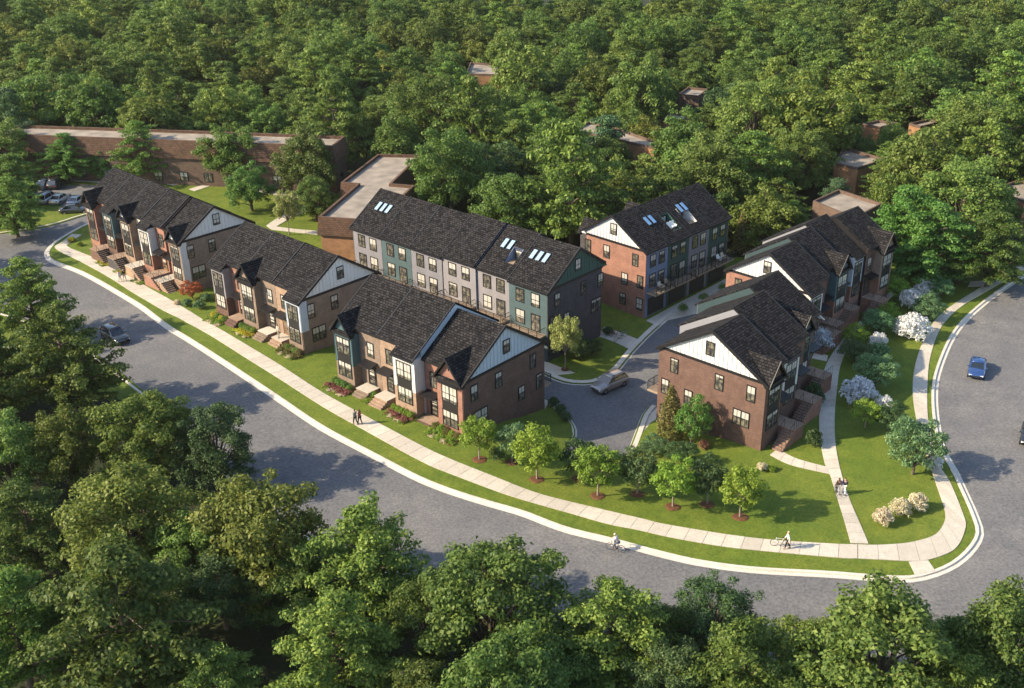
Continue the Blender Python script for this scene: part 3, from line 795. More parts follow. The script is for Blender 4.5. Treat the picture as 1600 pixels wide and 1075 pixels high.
        if gab:
            hw = (bx1 - bx0) / 2 + .3; gh = hw * u.get('gp', 1.3); bm_ = bc; zt = ev + gh - .15; yb2 = s + gh / m - .3
            gr = MB(); dn = Vector((0, 0, -th))
            for sg in (-1, 1):
                A = Vector((bm_, s - .4, zt)); B = Vector((bm_, yb2, zt + .0)); Cc = Vector((bm_ + sg * hw, s + .1, ev - .15)); Dd = Vector((bm_ + sg * hw, s - .4, ev - .15))
                gr.hexa([A + dn, Dd + dn, Cc + dn, B + dn, A, Dd, Cc, B])
            gr.build('gable_roof', M['shingle'], root)
            gt = MB()
            for sg in (-1, 1):
                P = [(bm_, zt + .03), (bm_ + sg * (hw + .05), ev - .2), (bm_ + sg * (hw + .05), ev - .48), (bm_, zt - .3)]
                gt.prism_y(P, s - .46, s - .4)
            gt.build('gable_trim', M['black'], root)
            pd = MB(); slope = gh / hw; hb = (bx1 - bx0) / 2
            pd.prism_y([(bx0, ev - .1), (bx1, ev - .1), (bm_, ev - .1 + hb * slope)], s + .005, s + .35)
            pd.build('pediment', M[u.get('pcol', u['bcol'])], root)
            acc = MB(); acc.box(bm_ - .07, bm_ + .07, s - .03, s + .02, ev + gh * .36, ev + gh * .66); acc.build('gable_vent', M['black'], root)
            if u.get('hood', True):
                hd = MB(); hd.prism([(s - .42, ev - .52), (s + .0, ev - .6), (s + .0, ev - .35)], bc - ww / 2 - .35, bc + ww / 2 + .35)
                hd.build('window_hood', M['black'], root)
        # ---- front: entrance
        ec = MB(); ec.box(ex0 + .02, ex1 - .02, s + e - .05, s + e + .02, base, zr(s + e) - th - .1); ec.build('entry_wall', M[u['ecol']], root)
        ye = s + e - .05; dx = ex0 + (ex1 - ex0) * (.55 if side == 'L' else .45); zd = ev - 5.75
        window(root, dx, ye, ev - 2.35, .85, 1.6, 0, 1, 2, 2)
        d = MB(); d.box(dx - .5, dx + .5, ye - .05, ye, zd, zd + 2.2)
        dr = d.build('door', M[u.get('door', 'black')], root)
        d = MB(); d.box(dx - .34, dx + .34, ye - .07, ye - .045, zd + .3, zd + .6).box(dx - .34, dx + .34, ye - .07, ye - .045, zd + .75, zd + 1.05).box(dx - .34, dx + .34, ye - .07, ye - .045, zd + 1.2, zd + 1.5).box(dx - .34, dx + .34, ye - .07, ye - .045, zd + 1.65, zd + 1.95)
        d.build('door_light', M['glass'], dr)
        d = MB(); d.box(dx + .4, dx + .45, ye - .12, ye - .05, zd + .9, zd + 1.2); d.build('handle', M['rail'], dr)
        d = MB(); d.box(dx - .62, dx - .52, ye - .06, ye, zd, zd + 2.32).box(dx + .52, dx + .62, ye - .06, ye, zd, zd + 2.32).box(dx - .62, dx + .62, ye - .07, ye, zd + 2.22, zd + 2.34)
        d.build('door_frame', M['black'], dr)
        cz = zd + 2.55
        cw = min(1.0, (ex1 - ex0) / 2 - .1)
        c = MB(); c.hexa([(dx - cw, ye - 1.15, cz), (dx + cw, ye - 1.15, cz), (dx + cw, ye, cz + .22), (dx - cw, ye, cz + .22), (dx - cw, ye - 1.15, cz + .12), (dx + cw, ye - 1.15, cz + .12), (dx + cw, ye, cz + .34), (dx - cw, ye, cz + .34)])
        cn = c.build('canopy', M['black'], root)
        for q in (-cw + .12, cw - .12):
            b = MB(); b.tube([(dx + q, ye - .85, cz + .06), (dx + q, ye - .02, cz - .6)], .05, 5)
            b.build('bracket', M['black'], cn)
        # ---- stoop
        hst = zd - .04; gz = fz
        ns = max(2, int(round((hst - gz) / .175))); rise = (hst - gz) / ns
        scol = u.get('stoop', u['ecol']); sw = min(.95, (ex1 - ex0) / 2 - .05)
        st = MB(); yo = s - .55 if ns <= 5 else s - 1.75
        st.box(dx - sw, dx + sw, yo, s + e - .06, base, hst)
        so = st.build('stoop', M[scol], root)
        cap = MB(); cap.box(dx - sw - .04, dx + sw + .04, yo - .04, s + e - .08, hst, hst + .05); cap.build('landing', M['concrete'] if scol in ('brick_tan', 'brick_taupe', 'brick_white') else M['brick_tan'], so)
        rl = MB()
        if ns <= 5:
            for k in range(1, ns):
                t = MB(); t.box(dx - sw, dx + sw, yo - .3 * k, yo - .3 * (k - 1), gz - .4, hst - rise * k); t.build('step', M[scol], so)
        else:
            dirx = stoop_dir
            xs = dx + dirx * sw
            for k in range(1, ns):
                t = MB(); a, b = xs + dirx * .27 * (k - 1), xs + dirx * .27 * k
                t.box(min(a, b), max(a, b), yo, yo + 1.2, gz - .5, hst - rise * k)
                sp_ = t.build('step', M[scol], so)
                n = MB(); n.box(min(a, b) - .02, max(a, b) + .02, yo - .02, yo + 1.22, hst - rise * k, hst - rise * k + .04)
                n.build('tread', M['brick_taupe'] if k % 1 == 0 else M['concrete'], so)
            e1 = xs + dirx * .27 * (ns - 1)
            for yy in (yo + .05, yo + 1.15):
                rl.tube([(xs, yy, hst + .95), (e1, yy, gz + rise + .95)], .025, 5)
                for t_ in (0, .33, .66, 1):
                    q = xs + (e1 - xs) * t_; zz = hst + (gz + rise - hst) * t_
                    rl.tube([(q, yy, zz - .1), (q, yy, zz + .95)], .02, 5)
            rl.tube([(dx - dirx * sw * .95, yo + .05, hst + .95), (xs, yo + .05, hst + .95)], .025, 5)
            for q in np.linspace(dx - dirx * sw * .95, xs, 5): rl.tube([(q, yo + .05, hst), (q, yo + .05, hst + .95)], .016, 4)
            rl.build('railing', M['rail'], so)
    # ---- gable ends
    for end in ends:
        ui = 0 if end == 'L' else -1
        x0, x1, s, dz, ev, zr = info[ui]; u = units[ui]
        e = u.get('e', 1.1)
        xe = 0 if end == 'L' else total
        sg = -1 if end == 'L' else 1
        ec = end_cols[0 if end == 'L' else 1]; gc = gable_cols[0 if end == 'L' else 1]
        bay_here = (u.get('bay', 'L') == end) and front
        yf = s + (.06 if bay_here else e + .06)
        a, b = (xe - .07, xe + .004) if end == 'L' else (xe - .004, xe + .07)
        p = MB(); p.box(a, b, yf, s + D + .045, base, ev + .02); p.build('end_wall', M[ec], root)
        if u.get('wrap'):
            wa, wb = (a - .035, a - .001) if end == 'L' else (b + .001, b + .035)
            p = MB(); p.box(wa, wb, s - .01, s + 1.0, ev - (3.75 if u.get('wrap_short', True) else 6.0), ev - .08)
            for k in range(1, 3): p.box(wa - .02, wb + .02, s + .33 * k - .025, s + .33 * k + .025, ev - 3.7, ev - .09)
            p.build('corner_siding', M[u['wrap']], root)
        zb = ev + .25
        p = MB(); yg0, yg1 = s + .35, s + D - .35
        prof = [(s + D - .05, ev + .02), (s + D / 2, ridge + dz - th - .07), (s + .05 , ev + .02)]
        p.prism(prof, a + (.0 if end == 'L' else .0), b)
        nbt = int(D / .5)
        for k in range(1, nbt):
            yy = s + D * k / nbt
            zt = min(ev + m * (yy - s) - .02, ev + m * (D - (yy - s)) - .02) 
            q0, q1 = (a - .03, a) if end == 'L' else (b, b + .03)
            if zt - ev > .35: p.box(q0 - (.02 if end == 'L' else 0), q1 + (.02 if end == 'R' else 0), yy - .04, yy + .04, ev + .26, zt)
        p.build('gable_siding', M[gc], root)
        p = MB(); q0, q1 = (a - .05, a - .002) if end == 'L' else (b + .002, b + .05)
        p.box(q0, q1, yf - .1, s + D + .1, ev - .06, ev + .24); p.build('frieze_board', M['black'], root)
        xw = a - .005 if end == 'L' else b + .005
        an = -math.pi / 2 if end == 'L' else math.pi / 2
        window(root, xw + (-.03 if end == 'L' else .03), s + D * .52, ev + 1.15, .85, 1.35, an, 1, 2, 2)
        if end in end_windows:
            for fy, z0, ww, hh, cc in ((.13, -2.3, .85, 1.6, 1), (.42, -2.3, .85, 1.6, 1), (.85, -2.2, .8, 1.5, 1), (.2, -5.35, 1.75, 1.6, 2), (.93, -5.0, .8, 1.6, 1), (.7, -5.2, .85, 1.5, 1), (.93, -8.0, .85, 1.5, 1), (.68, -8.0, .8, 1.4, 1)):
                if ev + z0 < min(fz, rz) + .3: continue
                if ev + z0 < fz + (rz - fz) * fy + .35: continue
                window(root, xw, s + D * fy, ev + z0, ww, hh, an, cc, 2, 2)
    return root

def off(px, py, ang, dx, dy):
    c, s = math.cos(ang), math.sin(ang)
    return px + c * dx - s * dy, py + s * dx + c * dy

def U(w, bay, gable, bcol, bcol2, ecol, **k): return dict(w=w, bay=bay, gable=gable, bcol=bcol, bcol2=bcol2, ecol=ecol, rcol=k.pop('rcol', 'grey_lap'), **k)
HOUSES = {}
aA = R(-41.8); x, y = off(-67.29, 148.71, aA, .35, .35)
HOUSES['A'] = (x, y, aA)
townhouse_row('townhouse_row', 'row of five narrow brick townhouses with tall stoops, farthest up the street on the left', x, y, aA, 11.0, 10.15, [
    U(4.9, 'L', True, 'brick_red', 'brick_red', 'brick_red', stoop='brick_brown'),
    U(4.8, 'L', False, 'teal', 'brick_brown', 'brick_brown', stoop='brick_char', side='brick_char'),
    U(4.9, 'L', True, 'brick_taupe', 'brick_tan', 'brick_white', pcol='white', stoop='brick_tan', hood=False, dz=.04, side='black'),
    U(4.8, 'L', False, 'white', 'brick_red', 'brick_red', stoop='brick_red', door='wood'),
    U(4.9, 'R', True, 'brick_taupe', 'brick_tan', 'brick_red', pcol='white', stoop='brick_tan', hood=False, dz=-.25, s=.25, side='black', wrap='white', wrap_short=False)],
    -.85, -1.9, end_cols=('brick_red', 'brick_taupe'), decks=False)
aB = R(-41.0); x, y = off(-42.64, 124.68, aB, .35, .35)
HOUSES['B'] = (x, y, aB)
townhouse_row('townhouse_row', 'row of three taupe and brown townhouses with white gable, middle of the street row', x, y, aB, 11.6, 10.45, [
    U(5.7, 'L', False, 'grey2_lap', 'brick_brown', 'brick_red', stoop='brick_brown', door='black', bw=.45),
    U(5.9, 'L', True, 'brick_taupe', 'brick_taupe', 'brick_taupe', stoop='brick_taupe', dz=.05, side='black', gp=1.2),
    U(5.8, 'R', False, 'pale_blue', 'brick_taupe', 'brick_tan', stoop='brick_tan', door='wood', bw=.45, wrap='pale_blue')],
    0.0, -2.3, end_cols=('brick_taupe', 'brick_taupe'))
aC = R(-39.4); x, y = off(-24.36, 106.36, aC, .35, .4)
HOUSES['C'] = (x, y, aC)
townhouse_row('townhouse_row', 'row of three townhouses with teal, white and brown brick bays, nearest to the street corner', x, y, aC, 12.4, 10.7, [
    U(6.0, 'L', True, 'teal', 'brick_taupe', 'brick_taupe', stoop='brick_taupe', hood=False, bw=.46, gp=1.35),
    U(6.3, 'R', False, 'white', 'brick_tan', 'brick_tan', stoop='brick_tan', dz=.05, bw=.5, side='pale_blue'),
    U(6.3, 'R', True, 'brick_red', 'brick_red', 'brick_red', stoop='brick_brown', dz=-.7, s=.3, bw=.55)],
    0.0, -2.6, end_cols=('brick_taupe', 'brick_brown'), gable_cols=('white', 'pale_blue'))
aM = R(180 - 40.2); x, y = off(6.29, 124.41, aM, .35, -.2)
HOUSES['M'] = (x, y, aM)
townhouse_row('townhouse_row', 'long row of six townhouses seen from behind with grey and teal rear walls and skylights', x, y, aM, 11.2, 10.35, [
    U(6.0, 'L', False, 'teal', 'brick_char', 'brick_char', rcol='teal_lap', sky=[('r', 3, .5)], skymat='skyglass_pale', side='navy'),
    U(5.5, 'L', False, 'teal', 'brick_char', 'brick_char', rcol='grey2_lap', sky=[('r', 2, .52)], skymat='skyglass_pale', s=-.35, dz=.12, notch=('r', .14, .42, 1.3, 3.2), ncol='blue_lap', side='navy'),
    U(5.7, 'L', False, 'teal', 'brick_char', 'brick_char', rcol='grey2_lap', side='blue_lap', dz=.3, s=-.1),
    U(5.6, 'L', False, 'teal', 'brick_char', 'brick_char', rcol='grey_lap', side='black', dz=.05),
    U(5.6, 'L', False, 'teal', 'brick_char', 'brick_char', rcol='teal_lap', side='black', dz=.08),
    U(5.6, 'L', False, 'teal', 'brick_char', 'brick_char', rcol='grey_lap', sky=[('r', 3, .35)], skymat='skyglass_pale', side='black', dz=.0)],
    -2.6, -2.55, end_cols=('brick_char', 'brick_char'), gable_cols=('green', 'white'), front=False)
aD = R(180 + 47.6); ex_, ey_ = 11.39 + .674 * 18.2 - .738 * 11.6, 128.56 + .738 * 18.2 + .674 * 11.6
x, y = off(ex_, ey_, aD, .1, .25)
HOUSES['D'] = (x, y, aD)
townhouse_row('townhouse_row', 'row of four blue and green townhouses with rear balconies, garages and red brick end wall', x, y, aD, 11.0, 10.1, [
    U(4.5, 'L', False, 'teal', 'brick_red', 'brick_red', rcol='green_lap', side='black'),
    U(4.5, 'R', True, 'brick_char', 'brick_red', 'brick_red', rcol='grey_lap', sky=[('r', 2, .35)], notch=('r', .3, .72, .9, 3.3), ncol='white', dz=.05),
    U(4.5, 'L', False, 'brick_char', 'brick_red', 'brick_red', rcol='green_lap', notch=('r', .1, .5, .9, 3.3), ncol='green', side='black'),
    U(4.5, 'R', True, 'brick_char', 'brick_red', 'brick_red', rcol='blue_lap', sky=[('r', 2, -.12)], dz=.04)],
    -2.0, -2.45, end_cols=('brick_red', 'brick_red'), front=False)
aE = R(49.0); x, y = off(20.27, 93.03, aE, .35, .35)
HOUSES['E'] = (x, y, aE)
townhouse_row('townhouse_row', 'row of three staggered brown brick townhouses with white gable, nearest on the right', x, y, aE, 12.7, 10.35, [
    U(4.9, 'L', True, 'brick_brown', 'brick_brown', 'brick_brown', stoop='brick_red', bw=.6),
    U(5.9, 'L', False, 'white', 'brick_brown', 'brick_brown', stoop='brick_red', s=1.0, dz=.42, side='pale_grey', bw=.5),
    U(5.5, 'L', True, 'teal', 'brick_brown', 'brick_brown', stoop='brick_red', s=2.8, dz=.42, side='teal_dark', hood=False, bw=.5)],
    -1.0, -2.55, end_cols=('brick_brown', 'brick_brown'), stoop_dir=-1)
aF = R(47.6); x, y = off(29.04, 114.88, aF, .35, .35)
HOUSES['F'] = (x, y, aF)
townhouse_row('townhouse_row', 'row of four staggered townhouses with bright white gable behind the nearest right row', x, y, aF, 11.5, 10.15, [
    U(5.2, 'L', False, 'white', 'brick_red', 'brick_brown', stoop='brick_red', bw=.5, wrap='white'),
    U(5.0, 'R', True, 'teal', 'brick_red', 'brick_brown', stoop='brick_red', s=.9, dz=.25, side='teal_dark', hood=False, bw=.55),
    U(5.0, 'R', False, 'pale_blue', 'brick_red', 'brick_brown', stoop='brick_red', s=1.6, dz=.38, side='pale_grey', bw=.5),
    U(5.2, 'R', True, 'brick_taupe', 'brick_red', 'brick_brown', stoop='brick_red', s=.2, dz=.35, side='black', bw=.6)],
    -1.0, -2.4, end_cols=('brick_red', 'brick_brown'), stoop_dir=-1)

# ------------------------------------------------------------------ older flat-roofed buildings around the site
def flat_house(name, label, pts, h, wall='far_wall', z0=None, skirt=0.0, group=None, parapet=.45, roofmat='shingle_far', windows=0):
    """pts: ground outline, counter-clockwise"""
    P = [Vector((p[0], p[1])) for p in pts]
    area = sum(P[i].x * P[(i + 1) % len(P)].y - P[(i + 1) % len(P)].x * P[i].y for i in range(len(P)))
    if area < 0: P = P[::-1]
    c = sum(P, Vector((0, 0))) / len(P)
    if z0 is None: z0 = ground(c.x, c.y)
    root = empty(name, (c.x, c.y, z0)); tag(root, label, 'building', group)
    Q = [p - c for p in P]; n = len(Q)
    def inset(d):
        out = []
        for i in range(n):
            a, b, cc = Q[i - 1], Q[i], Q[(i + 1) % n]
            d1 = (b - a).normalized(); d2 = (cc - b).normalized()
            n1 = Vector((-d1.y, d1.x)); n2 = Vector((-d2.y, d2.x))
            k = (n1 + n2); k = k / max(.3, (1 + n1.dot(n2)))
            out.append(b + k * d)
        return out
    def ringwall(mb, A, za, B, zb):
        for i in range(n):
            j = (i + 1) % n
            mb.poly([(A[i].x, A[i].y, za), (A[j].x, A[j].y, za), (B[j].x, B[j].y, zb), (B[i].x, B[i].y, zb)])
    w = MB(); top = h - skirt
    ringwall(w, Q, -1.2, Q, top)
    w.build('wall', M[wall], root, fix=False)
    if skirt:
        s = MB(); O = inset(-.35); O2 = inset(-.1)
        ringwall(s, Q, top - .02, O, top); ringwall(s, O, top, O2, h + parapet)
        s.build('shake_skirt', M['shake'], root, fix=False)
    else: O2 = Q
    I = inset(.25)
    p = MB()
    if not skirt: ringwall(p, Q, top, Q, h + parapet)
    for i in range(n):
        j = (i + 1) % n
        p.poly([(O2[i].x, O2[i].y, h + parapet), (O2[j].x, O2[j].y, h + parapet), (I[j].x, I[j].y, h + parapet), (I[i].x, I[i].y, h + parapet)])
        p.poly([(I[i].x, I[i].y, h + parapet), (I[j].x, I[j].y, h + parapet), (I[j].x, I[j].y, h - .3), (I[i].x, I[i].y, h - .3)])
    p.build('parapet', M['shake' if skirt else 'far_dark'], root, fix=False)
    r = MB(); r.poly([(q.x, q.y, h) for q in I]); r.build('flat_roof', M[roofmat], root, fix=False)
    if windows:
        for i in range(n):
            a, b = Q[i], Q[(i + 1) % n]; d = b - a; ln = d.length
            k = int(ln / 4)
            for q in range(k):
                pt = a + d * ((q + .5) / k); an = math.atan2(d.y, d.x)
                for fl in range(windows):
                    z = 1.0 + fl * 2.8
                    if z + 1.5 > top: continue
                    window(root, pt.x, pt.y, z, 1.3, 1.4, an, 2, 1, 1)
    return root
def quad(x, y, ang, w, d):
    c, s = math.cos(R(ang)), math.sin(R(ang))
    return [(x + c * a - s * b, y + s * a + c * b) for a, b in ((0, 0), (w, 0), (w, d), (0, d))]
G7 = lambda p: p
flat_house('apartment_block', 'long low brown block with pale flat roof behind the left lawn', [(-108.65, 185.65), (-92.46, 183.79), (-60.75, 179.57), (-36.73, 176.48), (-35.87, 182.36), (-62.68, 186.06), (-95.18, 189.90), (-111.76, 191.65)], 7.5, 'far_dark', -1.2, 2.6, windows=1)
flat_house('flat_roof_hall', 'brown shingled hall with pale stepped flat roof behind the middle lawn', [(-33.45, 147.23), (-30.43, 162.54), (-33.10, 163.19), (-29.73, 178.55), (-22.65, 178.17), (-25.42, 162.54), (-21.78, 161.59), (-25.19, 145.63)], 5.7, 'far_wall', -1.4, 2.2)
FH = 'flat-roofed houses hidden in the forest'
def fh(label, pts, h, z=None, wall='far_wall'): flat_house('flat_roof_house', label, pts, h, wall, -1.5, group=FH, windows=0)
fh('tall rust house corner with grey roof among trees at upper right', [(56.98, 202.67), (59.71, 200.37), (63.81, 203.60), (60.70, 205.49)], 4.7)
fh('low rust house with grey roof right of the tall rust corner', [(65.46, 201.98), (66.91, 199.69), (72.09, 203.38), (70.03, 205.28)], 5)
fh('wide rust house with split grey roof in the forest at right', [(45.74, 176.44), (48.94, 173.56), (54.90, 178.66), (49.57, 186.02)], 5)
fh('grey roofed house directly behind the right townhouses', [(37.75, 155.16), (42.03, 147.55), (47.63, 153.99), (42.78, 160.63)], 5.5, wall='far_dark')
fh('orange walled house cut by the right edge of the picture', [(65.83, 160.63), (68.90, 155.16), (76.82, 160.63), (71.82, 165.44)], 5.5)
fh('dark house corner in the forest above the green townhouses', [(24.48, 221.24), (28.41, 219.59), (30.96, 225.76), (27.08, 227.50)], 6, wall='far_dark')
fh('low roof left of the dark house corner in the forest', [(20.15, 207.72), (23.02, 205.79), (26.48, 209.67), (22.45, 212.66)], 4.5)
#fh('small roof peeking out behind the tall rust corner', [(58.26, 211.66), (61.43, 208.65), (65.20, 211.66), (61.91, 215.27)], 5.5)
fh('pale roof at the far right edge of the forest', [(79.71, 195.55), (82.03, 192.51), (88.60, 194.67), (85.35, 198.23)], 5.5)
fh('stepped pale roof in the middle of the forest', [(2.66, 195.55), (9.57, 189.96), (16.63, 183.85), (17.77, 187.07), (10.48, 197.33), (5.93, 201.45)], 5.5)
fh('pale flat roof far up in the middle of the forest', [(-19.52, 238.03), (-10.67, 236.76), (-5.95, 245.91), (-19.41, 250.03)], 6.5)

# ------------------------------------------------------------------ trees
def leaf_mesh(name, mat, pos, nrm, size, rng, aspect=.6, droop=.12):
    n = len(pos)
    t = rng.normal(size=(n, 3)); t -= nrm * (t * nrm).sum(1)[:, None]; t /= np.linalg.norm(t, axis=1)[:, None] + 1e-9
    b = np.cross(nrm, t)
    L = (size * rng.uniform(.65, 1.35, n))[:, None]; Wd = L * aspect
    v = np.empty((n, 4, 3))
    v[:, 0] = pos - t * L * .5; v[:, 2] = pos + t * L * .5
    v[:, 1] = pos + b * Wd * .5 + nrm * L * droop; v[:, 3] = pos - b * Wd * .5 + nrm * L * droop
    v[:, 2, 2] -= L[:, 0] * droop
    me = bpy.data.meshes.new(name)
    me.vertices.add(n * 4); me.vertices.foreach_set('co', v.reshape(-1).astype(np.float32))
    me.loops.add(n * 4); me.loops.foreach_set('vertex_index', np.arange(n * 4, dtype=np.int32))
    me.polygons.add(n); me.polygons.foreach_set('loop_start', np.arange(0, n * 4, 4, dtype=np.int32))
    me.update(calc_edges=True)
    me.materials.append(mat)
    return me

def clump_leaves(clumps, n, rng, low=.25, outer=.5, jit=.5, up=.45):
    """clumps: (centre, radii xyz, heading)"""
    C = np.array([c[0] for c in clumps]); Rr = np.array([c[1] for c in clumps]); A = np.array([c[2] for c in clumps])
    wgt = (Rr[:, 0] * Rr[:, 1] + Rr[:, 0] * Rr[:, 2]) ; wgt = wgt / wgt.sum()
    k = rng.choice(len(C), size=n, p=wgt)
    d = rng.normal(size=(n, 3)); d /= np.linalg.norm(d, axis=1)[:, None]
    flip = (d[:, 2] < -.15) & (rng.random(n) > low); d[flip, 2] *= -1
    rad = (outer + (1 - outer) * rng.random(n) ** .6) * (1 + .12 * rng.normal(size=n))
    q = d * Rr[k] * rad[:, None]
    ca, sa = np.cos(A[k]), np.sin(A[k])
    qq = np.c_[q[:, 0] * ca - q[:, 1] * sa, q[:, 0] * sa + q[:, 1] * ca, q[:, 2]]
    dd = np.c_[d[:, 0] * ca - d[:, 1] * sa, d[:, 0] * sa + d[:, 1] * ca, d[:, 2]]
    nr = dd * .7 + np.array((0, 0, up)) + rng.normal(size=(n, 3)) * jit
    nr /= np.linalg.norm(nr, axis=1)[:, None]
    return C[k] + qq, nr

def branch_mesh(name, mat, trunk_h, r0, limbs, sides=6):
    mb = MB()
    rng = random.Random(hash(name) % 999 + len(limbs))
    top = Vector((0, 0, trunk_h))
    pts = [Vector((0, 0, -.3)), Vector((0, 0, 0)), Vector((.05, .03, trunk_h * .4)), Vector((-.04, .06, trunk_h * .75)), top]
    mb.tube(pts, [r0 * 1.35, r0 * 1.1, r0 * .85, r0 * .62, r0 * .35], sides + 2)
    for h, tip, r in limbs:
        a = Vector((0, 0, h)); t = Vector(tip); mid = a.lerp(t, .5) + Vector((0, 0, (t - a).length * .07)) + Vector((rng.uniform(-.2, .2), rng.uniform(-.2, .2), 0))
        mb.tube([a, a.lerp(mid, .5) + Vector((0, 0, .05)), mid, t], [r, r * .8, r * .6, r * .2], 5, False)
    return mb.mesh(name, mat, True)

def proto_big(kind, seed, n=21000, leaf='leaf_oak', size=.285):
    """a crown about 10 m wide on a 12-13 m tree, built limb by limb"""
    rng = np.random.default_rng(seed); clumps = []; limbs = []
    if kind == 'dome':
        H, cz, rx, rzz = 12.2, 6.6, 4.55, 5.2
        nl = 34
        for i in range(nl):
            f = (i + .5) / nl; az = i * 2.39996 + rng.uniform(-.25, .25); el = math.asin(max(-.45, -.45 + 1.42 * f) if f < 1 else 1)
            rr = rng.uniform(.78, 1.0); bump = 1 + .16 * math.sin(az * 3 + seed)
            rr *= 1 + .22 * math.sin(seed * 1.7 + i * 1.3) * (seed > 10); t = np.array((math.cos(el) * math.cos(az) * rx * rr * bump, math.cos(el) * math.sin(az) * rx * rr * bump, cz + math.sin(el) * rzz * rr))
            limbs.append((min(t[2] - .6, rng.uniform(2.6, 6.5)), tuple(t * np.array((.92, .92, 1))), .13))
            for k in range(3):
                c = t + rng.normal(size=3) * np.array((.75, .75, .55)) * (0 if k == 0 else 1)
                r = rng.uniform(.85, 1.35) * (1.1 if k == 0 else .75)
                clumps.append((c, (r * 1.1, r, r * .72), az))
        for i in range(10):
            d = rng.normal(size=3); d /= np.linalg.norm(d)
            clumps.append((np.array((0, 0, cz)) + d * np.array((2.2, 2.2, 2.6)), (1.4, 1.4, 1.0), 0))
    elif kind == 'spray':
        H = 13.0
        lev = 9
        for j in range(lev):
            f = j / (lev - 1); z = 2.9 + f * 9.2
            reach = 5.0 * (1 - f ** 1.7) ** .75 * (.75 + .25 * min(1, f * 4)) + .4
            m = max(2, int(round(9 * (1 - f * .75))))
            for k in range(m):
                az = 2 * math.pi * (k + .5 * (j % 2)) / m + rng.uniform(-.35, .35); rc = reach * rng.uniform(.72, 1.12)
                tip = np.array((math.cos(az) * rc, math.sin(az) * rc, z + rng.uniform(-.35, .45) + .12 * rc))
                limbs.append((max(1.8, z - .3 - .25 * rc), tuple(tip), .09))
                for q in (.45, .72, .98):
                    c = np.array((math.cos(az) * rc * q, math.sin(az) * rc * q, z + .15 * rc * q + rng.uniform(-.25, .3))) + rng.normal(size=3) * np.array((.3, .3, .12))
                    r = rng.uniform(.75, 1.15) * (1.15 - .3 * q)
                    clumps.append((c, (r * 1.35, r * .85, r * .42), az + rng.uniform(-.3, .3)))
    elif kind == 'loose':
        H = 12.0
        for i in range(16):
            f = i / 15; az = i * 2.39996; z = 4.2 + f * 7.2; rc = 3.6 * (1 - f * .72) * rng.uniform(.6, 1.1)
            tip = np.array((math.cos(az) * rc, math.sin(az) * rc, z + .5))
            limbs.append((z - .6, tuple(tip), .08))
            for q in (.5, .95):
                c = np.array((math.cos(az) * rc * q, math.sin(az) * rc * q, z + .3 * q)) + rng.normal(size=3) * .25
                r = rng.uniform(.7, 1.15)
                clumps.append((c, (r * 1.2, r, r * .5), az))
    pos, nr = clump_leaves(clumps, n, rng, low=.35, outer=.35)
    # settle to a crown 10 m wide with its middle 6.2 m up
    wd = 2 * np.percentile(np.hypot(pos[:, 0], pos[:, 1]), 97); z0, z1 = np.percentile(pos[:, 2], (1.5, 99))
    half = {'dome': 3.8, 'spray': 4.2, 'loose': 4.3}[kind]
    kx, kz = 10 / wd, 2 * half / (z1 - z0)
    fz = lambda z: 6.2 + (z - (z0 + z1) / 2) * kz
    pos = np.c_[pos[:, :2] * kx, fz(pos[:, 2])]; ok = pos[:, 2] > .9; pos, nr = pos[ok], nr[ok]
    limbs = [(max(1.2, fz(a)), (t[0] * kx, t[1] * kx, fz(t[2])), r) for a, t, r in limbs]; H = 6.2 + half
    cm = leaf_mesh(kind + '_crown', M[leaf], pos, nr, size, rng)
    tm = branch_mesh(kind + '_trunk', M['bark'], H * .72, .3, limbs)
    return cm, tm

def tree_obj(name, cm, tm, loc, s, rz, label, group=None, cat='tree', sz=1.0):
    r = empty(name, loc, rz)
    r.scale = (s * random.uniform(.88, 1.12), s * random.uniform(.88, 1.12), s * sz)
    tag(r, label, cat, group)
    if tm is not None: link('trunk', tm, r)
    link('crown', cm, r)
    return r

PB = {'dome': [proto_big('dome', 1, leaf='leaf_oak'), proto_big('dome', 2, leaf='leaf_olive'), proto_big('dome', 3, leaf='leaf_oak')],
      'spray': [proto_big('spray', 4, leaf='leaf_ash'), proto_big('spray', 5, leaf='leaf_ash'), proto_big('spray', 6, leaf='leaf_oak')],
      'loose': [proto_big('loose', 7, 12000, 'leaf_pine', .27), proto_big('dome', 8, 20000, 'leaf_dark', .27)]}
PF = {'dome': [proto_big('dome', 11 + i, 10000, lf, .4) for i, lf in enumerate(('leaf_oak', 'leaf_olive', 'leaf_ash', 'leaf_oak'))],
      'spray': [proto_big('spray', 21 + i, 9500, lf, .4) for i, lf in enumerate(('leaf_ash', 'leaf_oak', 'leaf_ash'))],
      'loose': [proto_big('loose', 31, 7000, 'leaf_pine', .38), proto_big('dome', 32, 8500, 'leaf_dark', .4), proto_big('loose', 33, 7000, 'leaf_oak', .38)]}
PB['fresh'] = [proto_big('dome', 41, 16000, 'leaf_fresh', .32), proto_big('spray', 42, 15000, 'leaf_fresh', .32)]
placed = []
def big(spec, kind, v, label, group=None, sz=1.0):
    x, y, s = spec
    cm, tm = PB[kind][v]
    placed.append((x, y, s * 4.6))
    return tree_obj({'dome': 'broadleaf_tree', 'spray': 'ash_tree', 'loose': 'dark_tree', 'fresh': 'maple_tree'}[kind], cm, tm, (x, y, ground(x, y) - .05), s, random.uniform(0, 6.28), label, group, sz=sz)

